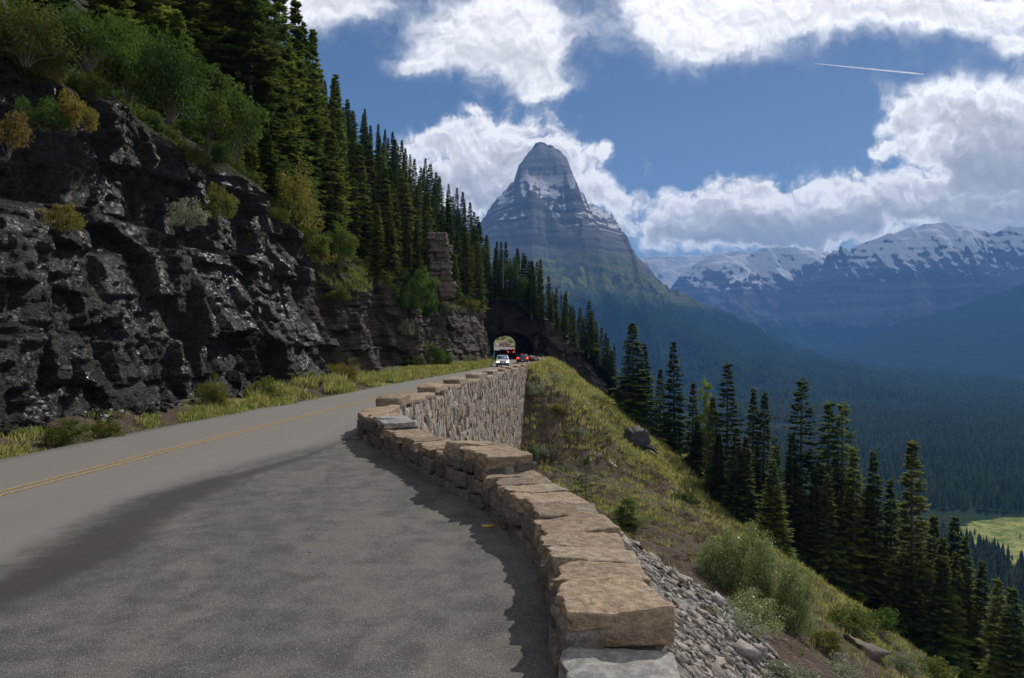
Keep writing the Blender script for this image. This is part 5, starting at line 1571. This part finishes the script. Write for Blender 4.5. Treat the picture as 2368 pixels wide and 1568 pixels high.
# a few rocks one can tell apart
def boulder(x, y, size, label, mat, seed, flatn=.55):
    q = on_hill(x, y, 8, 130); s = size * V2 / FPX * q[1] / 2
    V, F, r = stones(cube_t(12), [(0, 0, 0)], [np.eye(3)], [(s, s * .8, s * flatn)], seed, s * .16, 9, 1.1 / s, .35)
    o = link('boulder', mk('boulder', V, F, mat, False, {'rnd': r}), None, tuple(q)); o.rotation_euler = (0, .5, R.uniform(0, 6)); tag(o, label, 'rock')
boulder(1384, 1055, 17, 'small pale rock on the brown slope left of the stump', M['scree'], 1)
boulder(1415, 1075, 16, 'tilted brown rock on the slope below the pale one', M['masonry_far'], 2)
boulder(1590, 1410, 48, 'flat grey slab lying on the scree', M['scree'], 3, .3)
boulder(1975, 1365, 45, 'dark brown block among the trees at the right', M['masonry_far'], 4)
boulder(2000, 1510, 70, 'big dark rock outcropping from the bank at the lower right', M['masonry'], 5, .6)

# litter on the pullout
def on_road(x, y, z=0.0):
    Y = (H - z) * FPX / (y * V2 - CY); return np.array([(x * V2 - CX) / FPX * Y, Y, z])
mb = MB(); mb.box((0, 0, .012), (.085, .045, .010), .2); q = on_road(1128, 1217)
o = link('wood_scrap', mb.mesh('wood_scrap', flat('yellow painted wood', (.42, .30, .07), .6)), None, tuple(q)); tag(o, 'small yellow piece of wood lying on the asphalt beside the wall', 'wood scrap')
mb = MB(); mb.box((0, 0, .010), (.11, .06, .008), -.1); q = on_road(823, 1012)
o = link('wood_scrap', mb.mesh('wood_scrap', flat('tan wood', (.30, .2, .10), .7)), None, tuple(q)); tag(o, 'brown wood chip on the asphalt at the wall corner', 'wood scrap')
mb = MB(); mb.box((0, 0, .004), (.03, .012, .003), .4); q = on_road(1040, 1041 + 2)
q = on_road(1868 * 0 + 1040, 1098); o = link('paper_scrap', mb.mesh('paper_scrap', flat('white paper', (.7, .7, .7), .8)), None, tuple(q)); tag(o, 'tiny white paper scrap in the wall shadow', 'litter')
mb = MB(); mb.box((0, 0, .004), (.022, .006, .003), .3); q = on_road(716, 1277)
o = link('plastic_scrap', mb.mesh('plastic_scrap', flat('blue plastic', (.03, .06, .4), .5)), None, tuple(q)); tag(o, 'tiny blue plastic strip on the open asphalt', 'litter')
# ------------------------------------------------------------------ vehicles
M['glass'] = flat('car glass', (.012, .016, .02), .06, spec=.9); M['glass_lit'] = flat('windscreen', (.10, .13, .16), .08, spec=.9)
M['rubber'] = flat('tyre rubber', (.012, .012, .012), .85); M['rim'] = flat('wheel rim', (.35, .35, .36), .35, .8); M['plastic'] = flat('black trim', (.015, .015, .016), .6)
M['head_on'] = flat('lit headlight', (.9, .8, .6), .2, emis=(1.0, .72, .42), estr=7); M['head_off'] = flat('headlight glass', (.5, .52, .55), .1)
M['tail_on'] = flat('lit brake light', (.5, .01, .01), .25, emis=(1.0, .03, .03), estr=4.5); M['tail_off'] = flat('tail light', (.22, .012, .012), .25)
M['plate'] = flat('number plate', (.55, .58, .62), .5)
def car(name, label, cat, loc, rotz, L, W, Hh, paint, prof, wins, clear=.22, belt=.95, wheel=.32, head='head_off', tail='tail_off', rack=False, trim=None, third=False, group=None, windscreen='glass'):
    """side profile prof: (y, z) from nose to tail over the top; the nose points to -Y"""
    root = thing(name, label, cat, loc, rotz, group)
    pm = flat(name + ' paint', paint, .28, .25); pm.node_tree.nodes['Principled BSDF'].inputs['Coat Weight'].default_value = .6
    top = np.array(prof, float); bot = np.array([(top[-1, 0], clear + .12), (top[-1, 0] - .1, clear), (top[0, 0] + .1, clear), (top[0, 0], clear + .12)])
    loop = np.concatenate([top, bot]); n = len(loop)
    def hw(z): return W / 2 * np.where(z > belt, 1 - .20 * np.clip((z - belt) / (Hh - belt), 0, 1), 1 - .05 * np.clip((belt - .35 - z) / .4, 0, 1))
    cz = np.array([loop[:, 0].mean(), belt * .7])
    V = []
    for f, sh in ((-1, .94), (-.97, .985), (-.88, 1), (-.45, 1.0), (0, 1.006), (.45, 1.0), (.88, 1), (.97, .985), (1, .94)):
        q = cz + (loop - cz) * sh
        V.append(np.stack([f * hw(q[:, 1]), q[:, 0], q[:, 1]], 1))
    V = np.array(V); m_ = len(V)
    Q = []
    for i in range(m_ - 1):
        for k in range(n): Q.append((i * n + k, i * n + (k + 1) % n, (i + 1) * n + (k + 1) % n, (i + 1) * n + k))
    Vf = V.reshape(-1, 3); T = []
    ext = []
    for i, fl in ((0, 1), (m_ - 1, -1)):
        c = V[i].mean(0); ci = len(Vf) + len(ext); ext.append(c)
        for k in range(n):
            t = (i * n + k, ci, i * n + (k + 1) % n); T.append(t[::fl])
    link('body', mk('body', np.concatenate([Vf, np.array(ext)]), [np.array(Q), np.array(T)], pm, True), root)
    def wpanel(nm, pts, mat):
        c = np.mean(pts, axis=0); nrm = np.cross(pts[1] - pts[0], pts[2] - pts[0]); nrm /= np.linalg.norm(nrm)
        cc = np.array([0, cz[0], belt * .8])
        if np.dot(nrm, c - cc) < 0: nrm = -nrm; pts = pts[::-1]
        P = np.array(pts) + nrm * .018; B = np.array(pts) - nrm * .03; k = len(P)
        link(nm, mk(nm, np.concatenate([P, B]), [np.array([list(range(k))] if k == 4 else []).reshape(-1, 4), np.array([(i, (i + 1) % k, k + (i + 1) % k, k + i) for i in range(k)])[:, ::-1]], M[mat]), root)
    (wy0, wz0, wy1, wz1), (ry0, rz0, ry1, rz1), sides = wins
    def q4(y0, z0, y1, z1, s0=.84, s1=.86): 
        a, b = float(hw(np.array(z0))) * s0, float(hw(np.array(z1))) * s1
        return np.array([(-a, y0, z0), (a, y0, z0), (b, y1, z1), (-b, y1, z1)])
    wpanel('windscreen', q4(wy0, wz0, wy1, wz1), windscreen); wpanel('rear_window', q4(ry0, rz0, ry1, rz1), 'glass')
    for s in (-1, 1):
        for (a, b, c, d, z0, z1) in sides:
            w0, w1 = float(hw(np.array(z0))) * .998, float(hw(np.array(z1))) * .985
            wpanel('side_window', np.array([(s * w0, a, z0), (s * w0, b, z0), (s * w1, c, z1), (s * w1, d, z1)]), 'glass')
    y0, y1 = top[0, 0], top[-1, 0]
    for yy in (y0 + L * .19, y1 - L * .20):
        for s in (-1, 1):
            wroot = bpy.data.objects.new('wheel', None); COL.objects.link(wroot); wroot.parent = root; wroot.location = (s * (W / 2 - .10), yy, wheel)
            for nm, r0, hwid, mt in (('tyre', wheel, .105, 'rubber'), ('rim', wheel * .64, .112, 'rim')):
                a = np.linspace(0, 2 * math.pi, 20, endpoint=False); ring = []
                for x, k in ((-hwid, .0), (-hwid, .93), (-hwid * .75, 1), (hwid * .75, 1), (hwid, .93), (hwid, .0)):
                    ring.append(np.stack([np.full(20, x), np.cos(a) * r0 * max(k, .02), np.sin(a) * r0 * max(k, .02)], 1))
                Vw = np.array(ring).reshape(-1, 3); Qw = [(i * 20 + k, i * 20 + (k + 1) % 20, (i + 1) * 20 + (k + 1) % 20, (i + 1) * 20 + k) for i in range(5) for k in range(20)]
                link(nm, mk(nm, Vw, np.array(Qw), M[mt], True), wroot)
            # dark wheel arch
            a = np.linspace(-.2, math.pi + .2, 14); mbq = MB(); pts = [(s * (W / 2 - .03), yy + math.cos(t) * wheel * 1.14, wheel + math.sin(t) * wheel * 1.14) for t in a]
            mbq.tube(pts, [.035] * 14, 5); link('wheel_arch', mbq.mesh('wheel_arch', M['plastic']), root)
    for s in (-1, 1):
        mbq = MB(); mbq.box((s * W * .37, y0 + .07, belt * .72), (.17, .10, .085)); link('headlight', mbq.mesh('headlight', M[head]), root)
        mbq = MB(); mbq.box((s * W * .40, y1 - .05, belt * .86), (.16, .07, .09)); link('tail_light', mbq.mesh('tail_light', M[tail]), root)
        mbq = MB(); mbq.box((s * (W / 2 + .07), wy0 + .32, wz0 + .10), (.10, .06, .07)); link('mirror', mbq.mesh('mirror', M['plastic']), root)
    for yy, sg in ((y0, -1), (y1, 1)):
        mbq = MB(); mbq.box((0, yy + sg * .0, clear + .17), (W * .46, .09, .13)); link('bumper', mbq.mesh('bumper', M['plastic'] if trim else pm), root)
        mbq = MB(); mbq.box((0, yy + sg * .095, clear + .27), (.17, .012, .075)); link('number_plate', mbq.mesh('number_plate', M['plate']), root)
    mbq = MB(); mbq.box((0, y0 + .035, belt * .70), (W * .24, .06, .07)); link('grille', mbq.mesh('grille', M['plastic']), root)
    if third:
        mbq = MB(); mbq.box((0, ry1 - .12, rz1 + .01), (.16, .05, .035)); link('brake_light', mbq.mesh('brake_light', M['tail_on']), root)
    if rack:
        mbq = MB()
        for s in (-1, 1): mbq.tube([(s * W * .36, wy1 + .25, Hh + .05), (s * W * .36, ry1 - .2, Hh + .05)], [.022, .022], 6)
        for yy in (wy1 + .5, ry1 - .5): mbq.tube([(-W * .44, yy, Hh + .10), (W * .44, yy, Hh + .10)], [.025, .025], 6)
        link('roof_rack', mbq.mesh('roof_rack', M['plastic']), root)
    return root
def wagon(Hh): return [(-2.28, .50), (-2.30, .66), (-2.18, .80), (-1.05, .97), (-.35, 1.30 * Hh / 1.5), (-.05, Hh - .06), (.5, Hh), (1.6, Hh - .02), (1.95, Hh - .10), (2.28, 1.02), (2.33, .80), (2.30, .45)]
def wagon_w(Hh): return ((-.96, 1.0, -.10, Hh - .08), (2.24, 1.04, 1.98, Hh - .14), [(-.72, .2, .2, -.05, 1.0, Hh - .14), (.28, 1.15, 1.1, .28, 1.0, Hh - .14), (1.22, 2.0, 1.85, 1.18, 1.0, Hh - .14)])
SEDAN = [(-2.38, .48), (-2.40, .64), (-2.25, .78), (-1.05, .96), (-.15, 1.36), (.25, 1.45), (.8, 1.44), (1.65, 1.06), (2.3, 1.00), (2.38, .85), (2.36, .48)]
SEDAN_W = ((-.98, .99, -.10, 1.37), (1.60, 1.09, .90, 1.40), [(-.72, .2, .2, -.02, 1.0, 1.34), (.28, 1.25, .85, .28, 1.0, 1.34)])
yw = 106.0; ph = float(-zr(106) * 0)
def rz(Y): return float(zr(Y)) + .0
car('station_wagon', 'white station wagon with headlights on driving towards the viewer', 'car', (-1.30, 106, rz(106)), .03, 4.6, 1.72, 1.52, (.62, .62, .63), wagon(1.52), wagon_w(1.52), head='head_on', trim=True, rack=True, windscreen='glass_lit')
car('sedan', 'dark sedan with brake lights on driving away towards the tunnel', 'car', (1.62, 123, rz(123)), 3.14, 4.8, 1.80, 1.45, (.02, .023, .028), [(y, z) for y, z in SEDAN], SEDAN_W, tail='tail_on', third=True)
for o in list(SC.objects):
    pass
car('sport_utility_vehicle', 'dark green utility vehicle coming out of the tunnel behind the white wagon', 'car', (-1.95, 172, rz(172)), .02, 4.6, 1.76, 1.68, (.045, .06, .06), wagon(1.68), wagon_w(1.68), rack=True, head='head_off', windscreen='glass_lit')
car('sedan', 'black car with glowing red tail lights inside the tunnel', 'car', (-.30, 193, rz(193)), 3.14, 4.7, 1.78, 1.45, (.012, .012, .013), SEDAN, SEDAN_W, tail='tail_on', third=True)
BOX = lambda Hh, L: [(-L / 2, .5), (-L / 2 - .03, .9), (-L / 2 + .1, 1.15), (-L / 2 + .5, Hh - .25), (-L / 2 + .9, Hh), (L / 2 - .3, Hh), (L / 2, Hh - .2), (L / 2 + .02, .5)]
BOX_W = lambda Hh, L: ((-L / 2 + .12, 1.22, -L / 2 + .5, Hh - .3), (L / 2 + .0, 1.2, L / 2 + .0, Hh - .35), [(-L / 2 + .8, -.6, -.6, -L / 2 + 1.0, 1.2, Hh - .35), (-.5, .8, .8, -.5, 1.2, Hh - .35), (.9, L / 2 - .3, L / 2 - .4, .9, 1.2, Hh - .35)])
car('van', 'white van parked beyond the far end of the tunnel', 'van', (-8.7, 455, rz(455)), .1, 5.0, 1.95, 1.9, (.75, .75, .75), BOX(1.9, 5.0), BOX_W(1.9, 5.0))
car('tour_bus', 'tan topped tour bus standing between red ones beyond the tunnel', 'bus', (-4.9, 470, rz(470)), .0, 7.0, 2.1, 3.1, (.50, .36, .27), BOX(3.1, 7.0), BOX_W(3.1, 7.0), belt=1.3)
car('tour_bus', 'red open tour bus left of the tan one beyond the tunnel', 'bus', (-7.1, 462, rz(462)), .25, 7.0, 2.1, 2.1, (.35, .03, .035), BOX(2.1, 7.0), BOX_W(2.1, 7.0), belt=1.2)
car('tour_bus', 'red tour bus right of the tan one beyond the tunnel', 'bus', (-2.6, 480, rz(480)), -.2, 7.0, 2.1, 2.2, (.33, .025, .03), BOX(2.2, 7.0), BOX_W(2.2, 7.0), belt=1.2)
# low wall along the bend beyond the tunnel
cen, ax, half = [], [], []
pl = np.array([(-5.5, 436), (-2.5, 434), (.5, 428), (2.2, 410), (2.8, 380), (2.4, 330), (2.0, 275)], float); L = np.concatenate([[0], np.cumsum(np.linalg.norm(np.diff(pl, axis=0), axis=1))])
s = 0
while s < L[-1] - 1:
    x, y = I(s + .9, L, pl[:, 0]), I(s + .9, L, pl[:, 1]); x2, y2 = I(s + 1.2, L, pl[:, 0]), I(s + 1.2, L, pl[:, 1]); t_ = np.array([x2 - x, y2 - y]); t_ /= np.linalg.norm(t_)
    cen.append((x, y, float(zr(y)) + .3)); ax.append(axes(np.array(t_[0]), np.array(t_[1]))); half.append((.95, .35, .42 + .12 * (int(s / 1.8) % 3 == 0))); s += 1.8
V, F, r = stones(T3, cen, ax, half, 61, .06, 6, 2, .1)
o = link('bend_wall', mk('bend_wall', V, F, M['masonry_far'], True, {'rnd': r})); tag(o, 'low stone guard wall along the bend seen through the tunnel', 'wall')
# ------------------------------------------------------------------ sun, sky, haze, camera
SUN_AZ, SUN_EL = rad(34.0), rad(41.0)        # to the right of straight ahead, high
sd = Vector((math.sin(SUN_AZ) * math.cos(SUN_EL), math.cos(SUN_AZ) * math.cos(SUN_EL), math.sin(SUN_EL)))
ld = bpy.data.lights.new('sun', 'SUN'); ld.energy = 4.6; ld.angle = rad(.53); ld.color = (1.0, .94, .855)
lo = bpy.data.objects.new('sun', ld); COL.objects.link(lo); lo.rotation_euler = (-sd).to_track_quat('-Z', 'Y').to_euler(); lo.location = (60, 60, 120)

w = bpy.data.worlds.new('World'); SC.world = w; w.use_nodes = True
t = NT(w.node_tree); bg = t.nodes['Background']; bg.inputs[1].default_value = .085
sky = t.n('ShaderNodeTexSky', sky_type='NISHITA'); sky.sun_disc = False; sky.sun_elevation = SUN_EL; sky.sun_rotation = SUN_AZ
sky.altitude = 1800; sky.air_density = 1.0; sky.dust_density = .6; sky.ozone_density = 1.6
d = t.vm('NORMALIZE', t.n('ShaderNodeTexCoord').outputs['Generated'])
dx, dy, dz = t.sep(d)
ys = t.m('MAXIMUM', dy, .08)
# gnomonic sky coordinates around due north: 1 unit = 0.128 rad
U = t.m('DIVIDE', dx, ys); Vv = t.m('DIVIDE', dz, ys)
U = t.m('MULTIPLY', U, 7.81); Vv = t.m('MULTIPLY', Vv, 7.81)
uv0 = t.comb(U, Vv, 0.0)
# heaps of cloud: x px, y px, rx, ry, weight, greyness of the base  (1024 x 678 sky chart)
BL = [(318, 2, 44, 22, 1.0, .3), (350, -4, 36, 13, .8, .2),
      (465, 46, 52, 26, 1.0, .45), (530, 54, 44, 30, 1.0, .55), (495, 12, 64, 24, 1.0, .2), (418, 68, 28, 9, .7, .3), (545, 86, 24, 9, .5, .5),
      (692, 8, 64, 38, 1.4, .05), (712, 48, 46, 14, .8, .4), (775, 10, 80, 24, 1.0, .25), (870, 2, 90, 22, 1.0, .35), (970, 12, 66, 21, 1.0, .45), (1008, 44, 24, 12, .75, .4), (1100, 0, 70, 40, 1, .3),
      (428, 144, 36, 11, .95, .35), (482, 132, 38, 13, 1.0, .2), (450, 170, 60, 28, 1.1, .75), (520, 148, 38, 28, 1.1, .45), (562, 162, 34, 26, 1.0, .3), (600, 185, 24, 15, .95, .3), (623, 199, 15, 11, .8, .3), (478, 110, 11, 4, .55, .1), (500, 200, 60, 26, 1.1, .7),
      (602, 151, 4, 9, .7, .1), (647, 168, 3.5, 7, .6, .1),
      (662, 232, 44, 22, 1.2, .75), (698, 205, 33, 22, 1.1, .30), (738, 224, 54, 28, 1.25, 1.0), (754, 188, 26, 13, .9, .1), (798, 222, 58, 29, 1.25, 1.05), (825, 198, 34, 19, 1.0, .3), (862, 216, 54, 25, 1.15, .95), (874, 176, 20, 11, .65, .15), (905, 198, 42, 17, 1.0, .45), (955, 208, 56, 24, 1.1, .8), (1005, 208, 50, 26, 1.0, .7),
      (905, 114, 22, 22, 1.0, .45), (945, 104, 42, 19, 1.1, .35), (985, 125, 44, 34, 1.15, .95), (962, 160, 54, 30, 1.1, 1.1), (1024, 160, 46, 52, 1.1, 1.0), (890, 148, 15, 9, .7, .3), (1095, 120, 60, 60, 1, .9), (1095, 215, 60, 30, 1, .8),
      (1000, 224, 32, 7, .85, .3)]
p0 = uv0
w1 = t.vm('SUBTRACT', t.noise(p0, 1.3, 2, .55, color=True, dim='2D'), (.5, .5, .5)); w2 = t.vm('SUBTRACT', t.noise(p0, 4.5, 3, .6, color=True, dim='2D'), (.5, .5, .5))
p1 = t.vm('ADD', p0, t.vm('ADD', t.vm('SCALE', w1, scale=.34), t.vm('SCALE', w2, scale=.17)))
acc = accd = None
for (bx, by, rx, ry, wt, gr) in BL:
    c = ((bx - CX) / 100.0, (CY - by) / 100.0, 0)
    e = t.vm('MULTIPLY', t.vm('SUBTRACT', p1, c), (100.0 / rx, 100.0 / ry, 0))
    x = t.m('MULTIPLY', t.m('EXPONENT', t.m('MULTIPLY', t.vm('DOT_PRODUCT', e, e), -1.0)), wt)
    low_ = t.m('MULTIPLY_ADD', t.sep(e)[1], -.62, .50, clamp=True)
    acc = x if acc is None else t.m('ADD', acc, x)
    k = t.m('MULTIPLY', t.m('MULTIPLY', x, low_), gr); accd = k if accd is None else t.m('ADD', accd, k)
def puff(v, sc, det):
    nd = t.n('ShaderNodeTexVoronoi', feature='F1', voronoi_dimensions='2D'); t.setin(nd.inputs['Vector'], v); nd.inputs['Scale'].default_value = sc
    nd.inputs['Detail'].default_value = det; nd.inputs['Roughness'].default_value = .55; nd.inputs['Lacunarity'].default_value = 2.2
    return t.m('SUBTRACT', 1.0, nd.outputs['Distance'])
n1 = t.noise(p1, 2.4, 8, .60, dim='2D')
lowc = t.ss(Vv, 2.75, 2.2)                              # the lower bank: crisper heaps with darker bases
b0 = puff(p1, 3.4, 3); b1 = puff(t.vm('ADD', p1, (.02, .055, 0)), 3.4, 3)
lit = t.m('SUBTRACT', b0, b1)
amp = t.m('MULTIPLY_ADD', t.m('MINIMUM', acc, 1.0), .75, .25)
det = t.m('ADD', t.m('MULTIPLY', t.m('SUBTRACT', n1, .5), t.lin(lowc, 0, 1, 1.45, 1.25)), t.m('MULTIPLY', t.m('SUBTRACT', b0, .42), t.lin(lowc, 0, 1, .25, .75)))
Dv0 = t.m('ADD', t.m('MINIMUM', acc, 1.9), t.m('MULTIPLY', det, amp))
gen = t.noise(t.vm('MULTIPLY', d, (1, 1, 2.2)), 2.0, 5, .58)
front = t.ss(dy, .30, .45)
Dv = t.mix(front, t.m('MULTIPLY', t.m('SUBTRACT', gen, .30), 2.6), Dv0)
alpha = t.ss(Dv, t.lin(lowc, 0, 1, -.02, .06), t.lin(lowc, 0, 1, .80, .60))
sh = t.m('DIVIDE', accd, t.m('MAXIMUM', acc, .12))
sh = t.m('MULTIPLY', sh, t.ss(Dv, .45, 1.25))
sh = t.m('ADD', t.m('MULTIPLY', sh, t.lin(lowc, 0, 1, 1.9, 2.9)), t.m('MULTIPLY', lit, t.lin(lowc, 0, 1, -.6, -1.1)))
sh = t.m('ADD', sh, t.m('MULTIPLY', t.m('SUBTRACT', n1, .5), -.55))
sh = t.m('SUBTRACT', 1.0, t.m('EXPONENT', t.m('MULTIPLY', t.m('MAXIMUM', sh, 0.0), -1.05)))
glow = t.m('EXPONENT', t.m('MULTIPLY', t.vm('DISTANCE', d, (sd.x, sd.y, sd.z)), -1.6))
bright = t.m('ADD', 10.5, t.m('MULTIPLY', glow, 9.0))
cc = t.mix(sh, (1.0, .99, .985), (.30, .305, .325))
cc = t.vm('SCALE', cc, scale=bright)
skyc = t.mix(1.0, sky.outputs[0], (.55, .60, .65), 'MULTIPLY')
col = t.mix(alpha, skyc, cc)
t.l.new(col, bg.inputs[0])
w.cycles.sampling_method = 'MANUAL'; w.cycles.sample_map_resolution = 512

# contrail
A = at(815, 63.5, 1.0); B = at(924, 74.3, 1.0); k = 14000.0
org = np.array([0, 0, H]); pa = org + (A - org) * k; pb = org + (B - org) * (k * .96)
pts = [pa + (pb - pa) * s for s in np.linspace(0, 1, 12)]
mb = MB(); mb.tube([p_ - pa for p_ in pts], [2 + 13 * s ** .7 if s < .99 else 5 for s in np.linspace(0, 1, 12)], 8)
mm, tt, bb = newmat('contrail vapour'); pset(tt, bb, Base_Color=(.95, .95, .95), Roughness=1.0)
tr = tt.n('ShaderNodeBsdfTranslucent'); tr.inputs[0].default_value = (.95, .95, .95, 1); mx = tt.n('ShaderNodeMixShader'); mx.inputs[0].default_value = .6
tt.l.new(bb.outputs[0], mx.inputs[1]); tt.l.new(tr.outputs[0], mx.inputs[2]); tt.l.new(mx.outputs[0], tt.nodes['Material Output'].inputs[0])
o = link('contrail', mb.mesh('contrail', mm, True), None, tuple(pa)); tag(o, 'thin white aircraft contrail high in the blue sky', 'contrail')

# haze
mb = MB(); mb.box((300, 4600, 520), (8800, 5800, 740))
hm = bpy.data.materials.new('haze'); hm.use_nodes = True
t = NT(hm.node_tree); t.nodes.remove(t.nodes['Principled BSDF'])
pv = t.n('ShaderNodeVolumePrincipled'); pv.inputs['Color'].default_value = (.16, .42, 1.0, 1); pv.inputs['Density'].default_value = HAZE; pv.inputs['Anisotropy'].default_value = 0.0
t.l.new(pv.outputs[0], t.nodes['Material Output'].inputs['Volume'])
o = link('haze', mb.mesh('haze', hm, attr=None)); o['kind'] = 'stuff'; o['label'] = 'blue haze filling the air over the whole valley'; o['category'] = 'haze'

cam = bpy.data.cameras.new('camera'); cam.sensor_width = 23.6; cam.lens = FPX / 1024 * 23.6; cam.clip_start = .05; cam.clip_end = 80000
co = bpy.data.objects.new('camera', cam); COL.objects.link(co); co.location = (0, 0, H); co.rotation_euler = (rad(90), 0, 0); SC.camera = co
SC.view_settings.view_transform = 'Standard'; SC.view_settings.look = 'None'; SC.view_settings.exposure = EXPO; SC.view_settings.gamma = 1
cy = SC.cycles
cy.max_bounces = 5; cy.diffuse_bounces = 2; cy.glossy_bounces = 2; cy.transmission_bounces = 2; cy.volume_bounces = 0; cy.transparent_max_bounces = 4
cy.sample_clamp_indirect = 6; cy.caustics_reflective = False; cy.caustics_refractive = False
